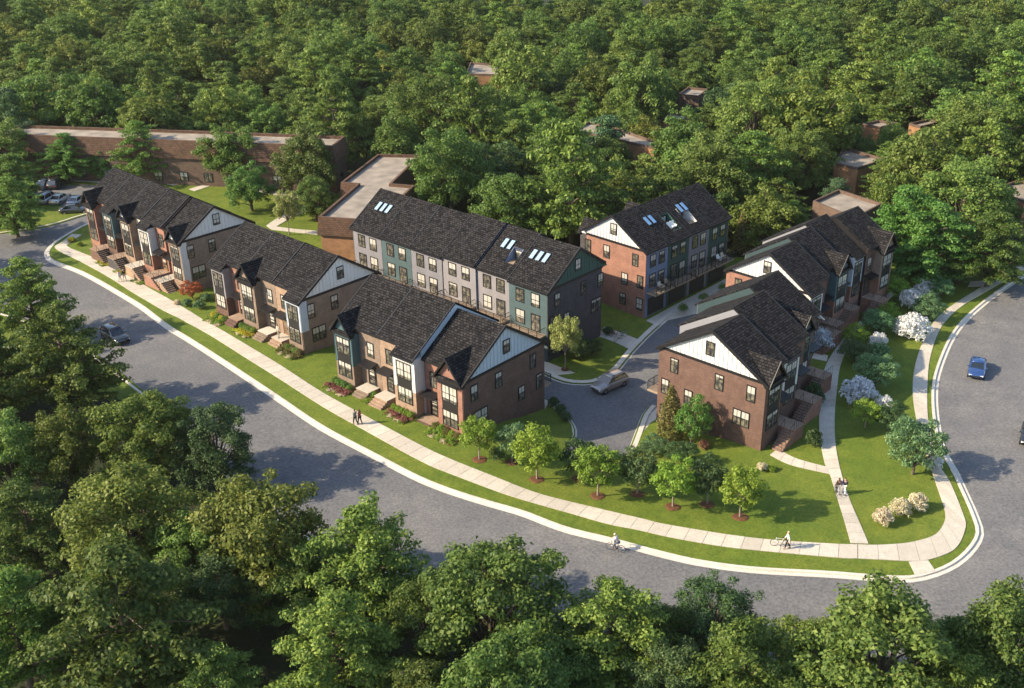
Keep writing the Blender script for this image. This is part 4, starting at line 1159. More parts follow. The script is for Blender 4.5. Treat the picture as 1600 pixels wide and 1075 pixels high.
# foreground, left to right
for spec, k, v, lab in (
    ((-61.89, 118.72, 0.959), 'spray', 0, 'bright ash tree at the left edge, uppermost of the near trees'),
    ((-49.92, 99.45, 1.123), 'spray', 1, 'wide ash tree covering the near kerb at the left, beside the parked black car'),
    ((-57.56, 100.25, 0.917), 'spray', 2, 'ash tree cut by the left edge beside the wide ash'),
    ((-44.18, 85.25, 0.792), 'dome', 1, 'olive round tree left of the twin dome by the street bend'),
    ((-37.29, 86.19, 0.896), 'dome', 1, 'olive dome tree hiding the end of the near kerb'),
    ((-30.97, 85.50, 0.789), 'loose', 1, 'dark green tree reaching over the street in front of the brown row'),
    ((-48.62, 83.57, 0.796), 'dome', 0, 'green tree cut by the left edge below the wide ash'),
    ((-33.41, 71.57, 1.020), 'dome', 1, 'olive tree in the second near row, left of the tallest olive dome'),
    ((-22.82, 69.50, 1.065), 'dome', 1, 'largest olive dome tree beside the street, left of centre'),
    ((-42.50, 73.27, 0.777), 'spray', 2, 'blue-green tree at the left edge, third from the bottom'),
    ((-29.50, 59.06, 1.218), 'spray', 2, 'biggest green tree in the lower left corner region'),
    ((-37.42, 59.91, 0.924), 'spray', 0, 'green tree in the bottom left corner'),
    ((-14.26, 66.41, 1.016), 'spray', 1, 'bright green tree standing over the street left of the big round oak'),
    ((-14.88, 57.69, 0.920), 'spray', 0, 'bright green tree at the bottom edge under the bright street tree'),
    ((-4.72, 61.52, 1.044), 'dome', 0, 'big round oak in the middle of the bottom edge'),
    ((3.76, 59.58, 0.879), 'spray', 1, 'bright maple-like tree right of the big round oak'),
    ((-3.26, 53.35, 0.948), 'dome', 2, 'tree crown cut by the bottom edge below the big round oak'),
    ((11.48, 62.30, 0.689), 'loose', 1, 'dark spiky tree on the near side of the street, right of centre'),
    ((12.20, 55.55, 0.877), 'spray', 0, 'bright tree in front of the dark spiky tree'),
    ((21.14, 55.80, 1.094), 'dome', 2, 'broad round tree covering the street below the kerb ramp'),
    ((30.57, 58.15, 0.926), 'dome', 2, 'round tree cut by the right edge at the bottom'),
    ((7.54, 56.73, 0.610), 'loose', 1, 'dark tree at the bottom edge left of the bright tree'),
    ((-9.26, 62.26, 0.714), 'dome', 0, 'green crown between the bright street tree and the big round oak'),
    ((-0.09, 57.60, 0.680), 'dome', 2, 'crown at the bottom edge between the oak and the bright maple-like tree'),
    ((7.68, 60.64, 0.611), 'spray', 2, 'green crown right of the bright maple-like tree'),
    ((-19.04, 65.58, 0.701), 'spray', 2, 'green crown between the largest olive dome and the bright pair'),
    ((-28.15, 69.12, 0.741), 'dome', 0, 'green crown behind the gap at lower left'),
    ((17.72, 58.99, 0.614), 'dome', 1, 'olive crown left of the broad round tree at the bottom'),
    ((27.50, 59.17, 0.635), 'dome', 2, 'crown between the broad round tree and the right edge tree'),
    ((-25.19, 66.22, 0.667), 'loose', 1, 'dark tree in the gap between the largest olive dome and the lower left green tree'),
    ((-22.53, 55.74, 0.669), 'spray', 2, 'green tree cut by the bottom edge, left of the bright pair'),
    ((16.32, 54.42, 0.649), 'spray', 1, 'tree at the bottom edge between the bright tree and the broad round tree'),
    ((-8.80, 54.48, 0.640), 'spray', 2, 'small crown at the bottom edge left of the oak'),
    ((26.04, 53.76, 0.752), 'spray', 1, 'tree in the bottom right corner'),
):
    big(spec, k, v, lab, 'trees in the near foreground')
# trees standing out around the older buildings and the lawns
for spec, k, v, lab, sz in (
    ((-92.64, 189.97, 0.532), 'loose', 0, 'thin dark pine before the long brown block, beside the parking', 1.5),
    ((-83.09, 181.88, 0.793), 'fresh', 1, 'bright tree before the long brown block, right of the thin pine', 1),
    ((-76.99, 183.12, 0.645), 'fresh', 0, 'small round tree between two taller trees by the parking', .9),
    ((-70.30, 181.59, 0.913), 'fresh', 1, 'tall bright tree before the long brown block, in the middle', 1.1),
    ((-54.76, 179.58, 1.040), 'fresh', 0, 'wide round tree before the long brown block, right of centre', .95),
    ((-48.42, 166.74, 0.759), 'fresh', 0, 'round tree on the lawn with a visible trunk', .95),
    ((-40.60, 173.78, 1.131), 'dome', 2, 'large round tree at the right end of the long brown block', 1),
    ((-37.50, 163.13, 0.694), 'dome', 0, 'round tree beside the stepped flat roof hall', 1),
    ((-80.40, 154.83, 0.951), 'fresh', 1, 'leafy tree at the left edge beside the parking', .9),
    ((-86.43, 168.39, 0.912), 'spray', 0, 'tree behind the leafy tree at the left edge', .9),
    ((-93.54, 182.79, 0.984), 'dome', 0, 'tree cut by the left edge in front of the long block', 1),
    ((46.84, 140.40, 1.224), 'fresh', 1, 'bright spreading tree behind the right townhouses', .95),
    ((57.42, 148.55, 1.450), 'dome', 0, 'large round tree at right, beside the orange walled house', .9),
    ((49.55, 136.43, 1.335), 'fresh', 1, 'widest bright tree at the edge of the right lawn', .8),
    ((57.22, 135.37, 1.083), 'spray', 2, 'tree at the right edge of the lawn by the road', .9),
    ((38.92, 173.16, 1.125), 'dome', 0, 'round tree left of the wide rust house', 1.05),
    ((34.59, 190.38, 1.563), 'dome', 0, 'broad tree high above the blue townhouse', 1),
    ((23.18, 164.93, 1.311), 'dome', 2, 'broad tree behind the ridge of the balcony townhouses', 1),
    ((30.25, 157.57, 0.531), 'dome', 1, 'small yellow-green tree between the balcony row and the white gable row', 1),
    ((34.73, 154.35, 0.659), 'fresh', 1, 'bright small tree right behind the white gable row', .9),
    ((43.09, 163.24, 0.638), 'loose', 0, 'dark pine before the grey roofed house', 1),
    ((53.27, 170.09, 0.863), 'spray', 2, 'dark layered tree right of the wide rust house', 1),
    ((69.17, 183.37, 1.350), 'dome', 2, 'round tree beside the low rust house', 1),
    ((53.19, 193.81, 0.604), 'spray', 2, 'small dark tree covering the left of the tall rust corner', 1),
    ((62.07, 198.01, 0.573), 'loose', 1, 'small dark tree before the tall rust corner', 1),
    ((-16.46, 164.46, 1.203), 'dome', 0, 'tall massive tree behind the stepped roof hall', 1.15),
    ((-22.76, 199.67, 1.382), 'dome', 0, 'large tree in the forest above the hall', 1.05),
    ((-7.10, 154.64, 1.181), 'dome', 2, 'broad tree right behind the long grey row', .9),
    ((0.10, 161.90, 1.035), 'dome', 0, 'round tree behind the right end of the long grey row', .9),
    ((9.94, 161.28, 0.838), 'dome', 1, 'tree behind the gable of the balcony townhouses', 1),
    ((8.64, 179.08, 0.921), 'dome', 0, 'tree before the stepped pale roof', 1),
):
    big(spec, k, v, lab, 'trees around the older buildings', sz)

# the forest: nearest trees singly, the far rest as one mass
def blocked(x, y, r):
    for a, b, c in placed:
        if (a - x) ** 2 + (b - y) ** 2 < (c + r) ** 2 * .55: return True
    return False
NOT_FOREST = [np.array(p) for p in LAWNS] + [np.array([tuple(p) for p in street]), np.array(LOT)]
HOUSE_PTS = []
for o in list(col.objects):
    if o.name.startswith(('flat_roof_house', 'apartment_block', 'flat_roof_hall')) and o.type == 'EMPTY':
        for ch in o.children:
            if ch.name.startswith('wall'):
                vs = [ch.data.vertices[i].co.xy + o.location.xy for i in range(len(ch.data.vertices))]
                HOUSE_PTS.append(vs)
def near_house(x, y, r):
    for vs in HOUSE_PTS:
        xs = [v.x for v in vs]; ys = [v.y for v in vs]
        if not (min(xs) - r < x < max(xs) + r and min(ys) - r < y < max(ys) + r): continue
        n = len(vs) // 4
        for k in range(n):
            a, b = vs[k * 4], vs[k * 4 + 1]
            d = b - a; t = max(0, min(1, ((x - a.x) * d.x + (y - a.y) * d.y) / max(1e-6, d.length_squared)))
            q = a + d * t
            if (q.x - x) ** 2 + (q.y - y) ** 2 < r * r: return True
        ring = [(vs[k * 4].x, vs[k * 4].y) for k in range(n)]
        if inside(np.array(ring), x, y): return True
    return False
def view_front(x, y):
    """keep the sight lines to older buildings open: low trees just before them"""
    for vs in HOUSE_PTS:
        cx = sum(v.x for v in vs) / len(vs); cy = min(v.y for v in vs)
        if abs(cx * y / max(cy, 1) - x) < 5 and 2 < cy - y < 16: return True
    return False
rf = random.Random(21)
cand = []
tries = 0
while tries < 9000 and len(cand) < 1500:
    tries += 1
    y = rf.uniform(150, 335) if rf.random() < .9 else rf.uniform(40, 330)
    hw = y * .56 + 25
    x = rf.uniform(-hw, hw * .9 + 10)
    s = rf.choice((rf.uniform(.65, .95), rf.uniform(.9, 1.25), rf.uniform(1.15, 1.5)))
    if any(inside(p, x, y) for p in NOT_FOREST): continue
    if y < 150 and not (x > 50 or x < -60): continue
    if x * x * .0 + y < 48: continue
    if blocked(x, y, s * 4.2) or near_house(x, y, 2.8 * s + .5): continue
    if view_front(x, y):
        if rf.random() < .55: continue
        s *= .62
    placed.append((x, y, s * 4.2)); cand.append((x, y, s))
cand.sort(key=lambda t: t[1])
KIND = {'dome': 'round-crowned tree', 'spray': 'layered ash tree', 'loose': 'dark-leaved tree'}
def zone_of(x, y):
    t = x / y
    place = ('behind the long brown block' if t < -.27 else 'above the shingled hall' if t < -.12 else 'behind the long grey townhouse row' if t < .02 else
             'behind the balcony townhouses' if t < .17 else 'among the rust houses' if t < .32 else 'at the right side')
    deep = 'front edge' if y < 185 else ('middle depth' if y < 215 else 'deep part')
    return deep, place
far = []
single = 0
for x, y, s in cand:
    inview = abs(x - 0) < y * .55 + 6
    if not inview or single >= 228: far.append((x, y, s)); continue
    k = rf.choices(['dome', 'spray', 'loose'], [.52, .38, .1])[0]
    v = rf.randrange(len(PF[k]))
    deep, place = zone_of(x, y)
    size = 'small' if s < .95 else ('large' if s > 1.15 else 'mid-sized')
    lab = '%s %s in the forest %s, %s' % (size, KIND[k], deep, place)
    single += 1
    tree_obj({'dome': 'broadleaf_tree', 'spray': 'ash_tree', 'loose': 'dark_tree'}[k], *PF[k][v], (x, y, ground(x, y) - .1), s, rf.uniform(0, 6.28), lab, 'forest: ' + lab, sz=rf.uniform(.82, 1.22))

def forest_mass(points):
    me = bpy.data.meshes.new('far_forest')
    me.from_pydata([(x, y, -1.3) for x, y, s in points], [], [])
    at = me.attributes.new('size', 'FLOAT', 'POINT'); at.data.foreach_set('value', [s for *_, s in points])
    o = link('far_forest', me); tag(o, 'far green forest filling the top of the picture', 'forest', kind='stuff')
    ng = bpy.data.node_groups.new('far_forest', 'GeometryNodeTree')
    ng.interface.new_socket('Geometry', in_out='INPUT', socket_type='NodeSocketGeometry')
    ng.interface.new_socket('Geometry', in_out='OUTPUT', socket_type='NodeSocketGeometry')
    N = ng.nodes.new; L = ng.links.new
    gi, go = N('NodeGroupInput'), N('NodeGroupOutput')
    ins = N('GeometryNodeInstanceOnPoints'); gt = N('GeometryNodeGeometryToInstance')
    reps = []; FARMESH = [c for k in ('dome', 'spray') for c, t in PF[k]]
    for ob in col.objects:
        if ob.name.startswith('crown') and ob.data in FARMESH and ob.data not in [r.data for r in reps]: reps.append(ob)
    for ob in reps[::-1]:
        oi = N('GeometryNodeObjectInfo'); oi.inputs['Object'].default_value = ob; oi.transform_space = 'ORIGINAL'
        L(oi.outputs['Geometry'], gt.inputs[0])
    L(gi.outputs[0], ins.inputs['Points']); L(gt.outputs[0], ins.inputs['Instance'])
    ins.inputs['Pick Instance'].default_value = True
    ri = N('FunctionNodeRandomValue'); ri.data_type = 'INT'
    ri.inputs[4].default_value = 0; ri.inputs[5].default_value = max(0, len(reps) - 1)
    L(ri.outputs[2], ins.inputs['Instance Index'])
    rv = N('FunctionNodeRandomValue'); rv.data_type = 'FLOAT_VECTOR'
    rv.inputs[0].default_value = (0, 0, 0); rv.inputs[1].default_value = (0, 0, 6.283)
    L(rv.outputs[0], ins.inputs['Rotation'])
    na = N('GeometryNodeInputNamedAttribute'); na.data_type = 'FLOAT'; na.inputs[0].default_value = 'size'
    L(na.outputs[0], ins.inputs['Scale'])
    L(ins.outputs[0], go.inputs[0])
    md = o.modifiers.new('far_forest', 'NODES'); md.node_group = ng
    return o
forest_mass(far)
print('trees single', single, 'far', len(far))

# ------------------------------------------------------------------ garden plants
def proto_small(kind, seed, leaf, n, size, bark='bark_pale'):
    rng = np.random.default_rng(seed); clumps = []; limbs = []; tm = None
    if kind == 'lollipop':                       # young street tree, crown 4 m wide on a thin stem, 5 m tall
        for i in range(22):
            f = (i + .5) / 22; az = i * 2.39996; el = math.asin(-.75 + 1.7 * f if -.75 + 1.7 * f < 1 else 1)
            t = np.array((math.cos(el) * math.cos(az) * 1.65, math.cos(el) * math.sin(az) * 1.65, 3.1 + math.sin(el) * 1.55)) * np.array((1, 1, 1)) * rng.uniform(.85, 1.05)
            limbs.append((1.5, tuple(t * .95), .035))
            r = rng.uniform(.45, .68); clumps.append((t, (r, r, r * .8), 0))
        clumps.append((np.array((0, 0, 3.1)), (.9, .9, .9), 0))
        tm = branch_mesh('young_trunk', M[bark], 3.4, .085, limbs)
    elif kind == 'multistem':                    # garden tree 4 m wide
        for i in range(26):
            f = (i + .5) / 26; az = i * 2.39996; el = math.asin(-.35 + 1.33 * f if -.35 + 1.33 * f < 1 else 1)
            t = np.array((math.cos(el) * math.cos(az) * 1.75, math.cos(el) * math.sin(az) * 1.75, 2.0 + math.sin(el) * 1.5)) * rng.uniform(.82, 1.06)
            limbs.append((.5, tuple(t * .95), .05)); r = rng.uniform(.42, .66); clumps.append((t, (r, r, r * .7), 0))
        clumps.append((np.array((0, 0, 1.9)), (1.1, 1.1, .9), 0))
        tm = branch_mesh('garden_trunk', M['bark'], 1.8, .11, limbs)
    elif kind == 'bush':                         # 2 m wide mound
        for i in range(16):
            f = (i + .5) / 16; az = i * 2.39996; el = math.asin(.02 + .97 * f)
            t = np.array((math.cos(el) * math.cos(az) * .74, math.cos(el) * math.sin(az) * .74, .35 + math.sin(el) * .75)) * rng.uniform(.85, 1.08)
            limbs.append((.05, tuple(t * .9), .02)); r = rng.uniform(.24, .36); clumps.append((t, (r, r, r * .85), 0))
        clumps.append((np.array((0, 0, .55)), (.6, .6, .5), 0))
        tm = branch_mesh('bush_stems', M['bark'], .7, .04, limbs, 4)
    elif kind == 'ball':
        clumps = [(np.array((0, 0, .42)), (.45, .45, .44), 0)] + [(np.array((math.cos(a) * .22, math.sin(a) * .22, .45 + .12 * math.sin(a * 2))), (.26, .26, .26), 0) for a in np.arange(0, 6.2, 1.05)]
    elif kind == 'cone':                         # narrow evergreen, 4 m tall, 1.6 m wide
        for i in range(80):
            f = i / 79; z = .3 + f * 3.5; az = i * 2.39996; rc = .62 * (1 - f ** 1.6) ** .8 * rng.uniform(.8, 1.08) + .04
            clumps.append((np.array((math.cos(az) * rc, math.sin(az) * rc, z)), (.3 * (1.1 - f * .6), .3 * (1.1 - f * .6), .42), 0))
        tm = branch_mesh('cone_stem', M['bark'], 3.0, .07, [], 5)
    elif kind == 'low':
        for i in range(9): clumps.append((np.array((rng.uniform(-.35, .35), rng.uniform(-.35, .35), .12)), (.2, .2, .14), 0))
    pos, nr = clump_leaves(clumps, n, rng, low=.4 if kind != 'ball' else .1, outer=.4 if kind != 'ball' else .75)
    keepm = pos[:, 2] > .02; pos, nr = pos[keepm], nr[keepm]
    return leaf_mesh(kind + '_foliage', M[leaf], pos, nr, size, rng, .62), tm
PS = {}
def small(kind, leaf, x, y, s, label, cat='shrub', group=None, sz=1.0, name=None, n=None, seed=0):
    cfg = {'lollipop': (4200, .21), 'multistem': (5200, .17), 'bush': (1900, .15), 'ball': (700, .1), 'cone': (3600, .14), 'low': (420, .1)}[kind]
    key = (kind, leaf, seed)
    if key not in PS: PS[key] = proto_small(kind, seed + 31, leaf, cfg[0], cfg[1])
    cm, tm = PS[key]
    nm = name or {'lollipop': 'young_tree', 'multistem': 'garden_tree', 'bush': 'shrub', 'ball': 'ball_shrub', 'cone': 'conical_evergreen', 'low': 'low_plant'}[kind]
    r = empty(nm, (x, y, ground(x, y)), random.uniform(0, 6.28)); r.scale = (s, s, s * sz)
    tag(r, label, cat, group)
    if tm is not None: link('trunk', tm, r)
    link('foliage' if cat != 'tree' else 'crown', cm, r)
    return r
def mulch_ring(x, y, r, label):
    mb = MB(); n = 14; h = ground(x, y)
    rr = random.Random(int(x * 100))
    pts = [(math.cos(2 * math.pi * i / n) * r * rr.uniform(.85, 1.1), math.sin(2 * math.pi * i / n) * r * rr.uniform(.85, 1.1)) for i in range(n)]
    for i in range(n):
        a, b = pts[i], pts[(i + 1) % n]
        za, zb = ground(x + a[0], y + a[1]) - h + .01, ground(x + b[0], y + b[1]) - h + .01
        mb.poly([(0, 0, .09), (a[0] * .8, a[1] * .8, za + .07), (b[0] * .8, b[1] * .8, zb + .07)])
        mb.poly([(a[0] * .8, a[1] * .8, za + .07), (a[0], a[1], za), (b[0], b[1], zb), (b[0] * .8, b[1] * .8, zb + .07)])
    o = mb.build('mulch_ring', M['mulch'], loc=(x, y, h), fix=False)
    tag(o, label, 'mulch', 'mulch rings round the young trees')
ordn = ['first', 'second', 'third', 'fourth', 'fifth', 'sixth', 'seventh', 'eighth']
for i, (p, s) in enumerate((((-7.46, 90.61), .95), ((-1.86, 87.32), 1.12), ((3.74, 84.56), 1.08), ((10.41, 82.66), 1.02), ((16.20, 81.05), 1.0))):
    small('lollipop', 'leaf_lime', p[0], p[1], s, 'bright young street tree, %s from the left in the lawn row' % ordn[i], 'tree', 'young trees in the lawn row', seed=i % 2)
    mulch_ring(p[0], p[1], .75, 'mulch ring under the %s bright young tree of the lawn row' % ordn[i])
for i, (p, s, lf, sz) in enumerate((((-4.30, 90.29), .8, 'leaf_fresh', 1.1), ((2.11, 87.78), .95, 'leaf_dark', .95), ((7.40, 85.00), 1.0, 'leaf_fresh', 1.0), ((13.58, 83.21), .9, 'leaf_dark', 1.1))):
    small('lollipop', 'leaf_dark' if i else 'leaf_sage', p[0], p[1], s, 'darker small tree, %s from the left behind the lawn row' % ordn[i], 'tree', 'dark trees behind the lawn row', sz=sz, seed=3)
    mulch_ring(p[0], p[1], .7, 'mulch ring under the %s darker tree behind the lawn row' % ordn[i])
p = (0.97, 114.20); small('lollipop', 'leaf_pale', p[0], p[1], .92, 'slim pale green tree on the courtyard lawn by the grey end wall', 'tree', sz=1.55); mulch_ring(p[0], p[1], .5, 'mulch ring under the slim courtyard tree')
p = (-40.43, 156.94); small('lollipop', 'leaf_pale', p[0], p[1], 1.0, 'slim pale tree on the lawn behind the middle street row', 'tree', sz=1.5)
p = (-65.21, 182.52); small('lollipop', 'leaf_pale', p[0], p[1], 1.0, 'small pale tree before the wall of the long brown block', 'tree', sz=1.4)
p = (-31.06, 150.20); small('lollipop', 'leaf_pale', p[0], p[1], .8, 'pale tree at the corner of the hall beside the grey row', 'tree', sz=1.5)
for (px, kind, leaf, s, sz, lab) in (
    ((43.92, 130.77), 'multistem', 'leaf_lime', .8, 1, 'lime green shrub tree at the top of the garden bed'),
    ((53.32, 135.68), 'multistem', 'leaf_sage', .75, 1, 'small green tree beside the link path'),
    ((49.52, 131.18), 'multistem', 'leaf_sage', .78, .95, 'grey-green shrub tree left of the link path'),
    ((48.24, 136.14), 'multistem', 'leaf_dark', .8, .9, 'dark shrub behind the white blossom at the top of the garden'),
    ((47.57, 131.60), 'bush', 'leaf_white', 1.1, 1.3, 'white blossom shrub highest in the garden, right half'),
    ((45.03, 128.30), 'bush', 'leaf_white', 1.3, 1.1, 'white blossom shrub highest in the garden, left half'),
    ((45.86, 124.30), 'multistem', 'leaf_sage', .92, .9, 'grey-green shrub between two white blossom shrubs'),
    ((40.52, 123.37), 'multistem', 'leaf_lime', .72, .9, 'lime shrub in the middle of the garden bed'),
    ((42.46, 119.43), 'bush', 'leaf_white', 1.75, .95, 'widest white blossom shrub beside the curved pavement'),
    ((38.69, 120.59), 'multistem', 'leaf_sage', .85, .9, 'grey-green shrub left of the widest white blossom'),
    ((35.23, 117.48), 'multistem', 'leaf_lime', .7, .9, 'lime shrub beside the garden path'),
    ((37.79, 116.56), 'bush', 'leaf_white', .95, 1.2, 'small white blossom shrub over a green one'),
    ((34.11, 112.88), 'multistem', 'leaf_dark', .85, .8, 'dark shrub beside the garden path'),
    ((36.93, 113.02), 'bush', 'leaf_sage', 1.2, 1.1, 'green shrub under the small white blossom'),
    ((34.72, 106.28), 'multistem', 'leaf_sage', 1.05, .9, 'large grey-green shrub in the lower garden'),
    ((32.29, 103.49), 'bush', 'leaf_bluewhite', 1.55, .95, 'bluish white blossom shrub in the lower garden'),
    ((31.50, 97.69), 'lollipop', 'leaf_lime', .72, .8, 'lime green small tree below the bluish blossom'),
    ((33.74, 97.06), 'multistem', 'leaf_dark', .72, 1, 'dark shrub right of the lime green small tree'),
    ((34.43, 101.52), 'bush', 'leaf_white', .75, 1.2, 'small white blossom behind the dark lower shrub'),
    ((33.70, 88.50), 'multistem', 'leaf_sage', 1.2, 1.15, 'largest garden tree with visible trunk beside the right pavement'),
    ((35.93, 89.49), 'bush', 'leaf_white', .7, 1.1, 'small white blossom under the largest garden tree'),
    ((28.55, 80.16), 'bush', 'leaf_cream', 1.0, 1.15, 'cream blossom bush, left of three on the corner lawn'),
    ((30.56, 81.67), 'bush', 'leaf_cream', 1.02, 1.15, 'cream blossom bush, middle of three on the corner lawn'),
    ((32.35, 82.52), 'bush', 'leaf_cream', 1.05, 1.15, 'cream blossom bush, right of three on the corner lawn'),
    ((25.53, 94.18), 'bush', 'leaf_dark', 1.0, 1.4, 'dark shrub before the nearest right stoop'),
    ((27.34, 103.02), 'bush', 'leaf_dark', .9, 1.5, 'dark shrub before the white bay of the right row'),
    ((19.66, 89.84), 'bush', 'leaf_cream', .6, 1.1, 'small cream flowering bush at the corner of the right row'),
    ((20.64, 89.85), 'bush', 'leaf_lime', .55, .8, 'low yellow-green bush at the corner of the right row'),
    ((31.12, 116.73), 'bush', 'leaf_bluewhite', 1.2, 1.2, 'silvery white shrub between the two right rows'),
    ((11.47, 96.62), 'cone', 'leaf_bronze', 1.75, .9, 'tall bronze conical evergreen at the corner of the right row'),
    ((13.53, 95.30), 'multistem', 'leaf_fresh', .95, 1.5, 'green upright tree close to the right row end wall'),
    ((9.63, 93.28), 'multistem', 'leaf_sage', .65, .9, 'variegated pale shrub by the alley mouth'),
    ((12.03, 90.98), 'multistem', 'leaf_dark', .8, .8, 'dark bronze shrub below the bronze conical evergreen'),
    ((14.70, 94.44), 'bush', 'leaf_heather', .7, .9, 'reddish low shrub at the right row end wall'),
    ((26.66, 150.10), 'cone', 'leaf_bronze', 1.25, 1.1, 'narrow olive evergreen beside the last balcony'),
    ((30.04, 153.16), 'cone', 'leaf_bronze', .85, 1.0, 'shorter olive evergreen behind the white gable row'),
    ((-5.71, 90.20), 'ball', 'leaf_dark', 1.7, 1.1, 'dark round shrub under the first lawn tree'),
    ((2.67, 117.19), 'multistem', 'leaf_dark', .8, .9, 'dark shrub by the grey end wall behind the slim courtyard tree'),
    ((4.22, 118.15), 'multistem', 'leaf_dark', .6, .9, 'small dark shrub at the rear corner of the grey end wall'),
    ((6.40, 124.38), 'bush', 'leaf_dark', .9, .8, 'dark bush at the head of the bicycle path'),
    ((-47.04, 130.58), 'multistem', 'leaf_red', .72, .85, 'red-leaved shrub between the first two street rows'),
    ((-46.92, 128.03), 'bush', 'leaf_sage', .75, 1, 'pale hydrangea bush left below the red shrub'),
    ((-45.14, 127.23), 'bush', 'leaf_sage', .85, 1, 'pale hydrangea bush right below the red shrub'),
    ((-45.06, 129.75), 'bush', 'leaf_sage', .8, 1, 'pale hydrangea bush against the second street row'),
    ((-48.35, 128.45), 'bush', 'leaf_cream', .5, 1, 'small orange-cream bush by the last stair of the first row'),
    ((-0.35, 105.16), 'bush', 'leaf_dark', .75, 1, 'dark hedge bush on the alley curve, upper'),
    ((0.41, 103.43), 'bush', 'leaf_dark', .75, 1, 'dark hedge bush on the alley curve, middle'),
    ((0.95, 101.53), 'bush', 'leaf_dark', .75, 1, 'dark hedge bush on the alley curve, lower'),
    ((-71.50, 152.65), 'bush', 'leaf_yellow', .7, .7, 'yellow flowering bush at the street end of the first row'),
    ((-69.61, 150.74), 'bush', 'leaf_lime', .6, .8, 'lime bush at the left corner of the first row'),
):
    small(kind, leaf, px[0], px[1], s * ((1.35 if kind == 'bush' else 1.12) if px[0] > 26 and px[1] > 88 and 'cream' not in lab else 1), lab, 'tree' if kind in ('lollipop',) or 'tree' in lab.split()[:5] else 'shrub', sz=sz)
for k, (a) in enumerate((4.5, 9, 13.5)):
    q = DP(a, 2.6); small('ball', 'leaf_fresh', q[0], q[1], 1.5, 'round green shrub on the yellow apron, %s from the red brick end' % ordn[k], 'shrub', 'round shrubs before the garages')
# planting beds before the street rows (local x along the front)
def bed(house, x0, x1, y0, y1, label, ball, low, n, idx):
    ox, oy, a = HOUSES[house]
    def pt(u, v): return off(ox, oy, a, u, v)
    mb = MB(); nx = 6
    for i in range(nx):
        u0, u1 = x0 + (x1 - x0) * i / nx, x0 + (x1 - x0) * (i + 1) / nx
        P = [pt(u0, y0), pt(u1, y0), pt(u1, y1), pt(u0, y1)]
        mb.hexa([(p[0], p[1], ground(*p) - .2) for p in P] + [(p[0], p[1], ground(*p) + .05 + .02 * ((i + k) % 2)) for k, p in enumerate(P)])
    o = mb.build('planting_bed', M['mulch']); tag(o, 'mulched planting bed ' + label, 'planting bed')
    for i in range(n):
        u = x0 + (x1 - x0) * (i + .5) / n
        q = pt(u, y1 - .42)
        small('ball', ball[i % len(ball)], q[0], q[1], random.uniform(.85, 1.02), 'clipped ball shrub ' + label, 'shrub', 'ball shrubs ' + label)
        q = pt(u + random.uniform(-.1, .1), (y0 + y1) / 2 - .1)
        small('low', low, q[0], q[1], 1.35, 'low flowering plant ' + label, 'plant', 'low plants ' + label)
        for e in (-.25, .25):
            q = pt(u + e * (x1 - x0) / n, y0 + .25)
            small('low', 'leaf_cream' if i % 2 else 'leaf_lime', q[0], q[1], .75, 'edging flower ' + label, 'plant', 'edging flowers ' + label)
bed('C', -.3, 2.9, -2.1, -.15, 'before the teal bay of the nearest street row', ['leaf_fresh'], 'leaf_heather', 4, 0)
bed('C', 9.2, 12.2, -2.0, -.15, 'before the white bay of the nearest street row', ['leaf_lime'], 'leaf_heather', 5, 1)
bed('C', 15.1, 18.8, -1.9, -.05, 'before the brown brick gable bay of the nearest street row', ['leaf_bronze', 'leaf_lime'], 'leaf_lime', 5, 2)
bed('C', 4.9, 6.5, -1.4, .4, 'between the two left stoops of the nearest street row', ['leaf_lime'], 'leaf_lime', 1, 3)
bed('B', -.2, 2.9, -2.0, -.15, 'before the grey bay of the middle street row', ['leaf_yellow', 'leaf_fresh'], 'leaf_lime', 4, 4)
bed('B', 5.9, 8.8, -2.0, -.15, 'before the gabled bay of the middle street row', ['leaf_fresh', 'leaf_lime'], 'leaf_yellow', 4, 5)
bed('B', 14.4, 17.6, -2.0, -.15, 'before the pale blue bay of the middle street row', ['leaf_bronze', 'leaf_fresh'], 'leaf_bronze', 5, 6)
bed('A', 5.0, 7.2, -2.4, -.2, 'before the teal bay of the farthest street row', ['leaf_fresh'], 'leaf_yellow', 3, 7)
bed('A', 9.8, 12.0, -2.4, -.2, 'before the middle gable of the farthest street row', ['leaf_dark', 'leaf_fresh'], 'leaf_yellow', 3, 8)
bed('A', 14.8, 17.0, -2.4, -.2, 'before the white bay of the farthest street row', ['leaf_bronze'], 'leaf_lime', 3, 9)

# ------------------------------------------------------------------ vehicles
def m_paint(name, c): 
    m = m_plain(name, c, .22, .35, var=.03, spec=.6)
    m.node_tree.nodes['Principled BSDF'].inputs['Coat Weight'].default_value = .8
    return m
M['tyre'] = m_plain('tyre_rubber', (.015, .015, .016), .8)
M['rim'] = m_plain('rim_alloy', (.55, .55, .56), .3, .8, var=.05)
M['carglass'] = m_plain('car_glass', (.015, .02, .026), .05, var=.05, spec=1.0)
M['lamp'] = m_plain('headlamp_lens', (.8, .8, .76), .1, var=.02)
M['taillamp'] = m_plain('tail_lamp_lens', (.4, .02, .02), .15, var=.02)
M['carblack'] = m_plain('car_plastic', (.02, .02, .021), .6)
CAR_CACHE = {}
def loft(mb, secs):
    """secs: list of rings with equal point counts"""
    k = len(secs[0]); n = len(mb.v)
    for s in secs: mb.v += [tuple(p) for p in s]
    for i in range(len(secs) - 1):
        for j in range(k):
            l = (j + 1) % k
            mb.f.append((n + i * k + j, n + i * k + l, n + (i + 1) * k + l, n + (i + 1) * k + j))
    mb.f.append(tuple(n + j for j in range(k))[::-1]); mb.f.append(tuple(n + (len(secs) - 1) * k + j for j in range(k)))
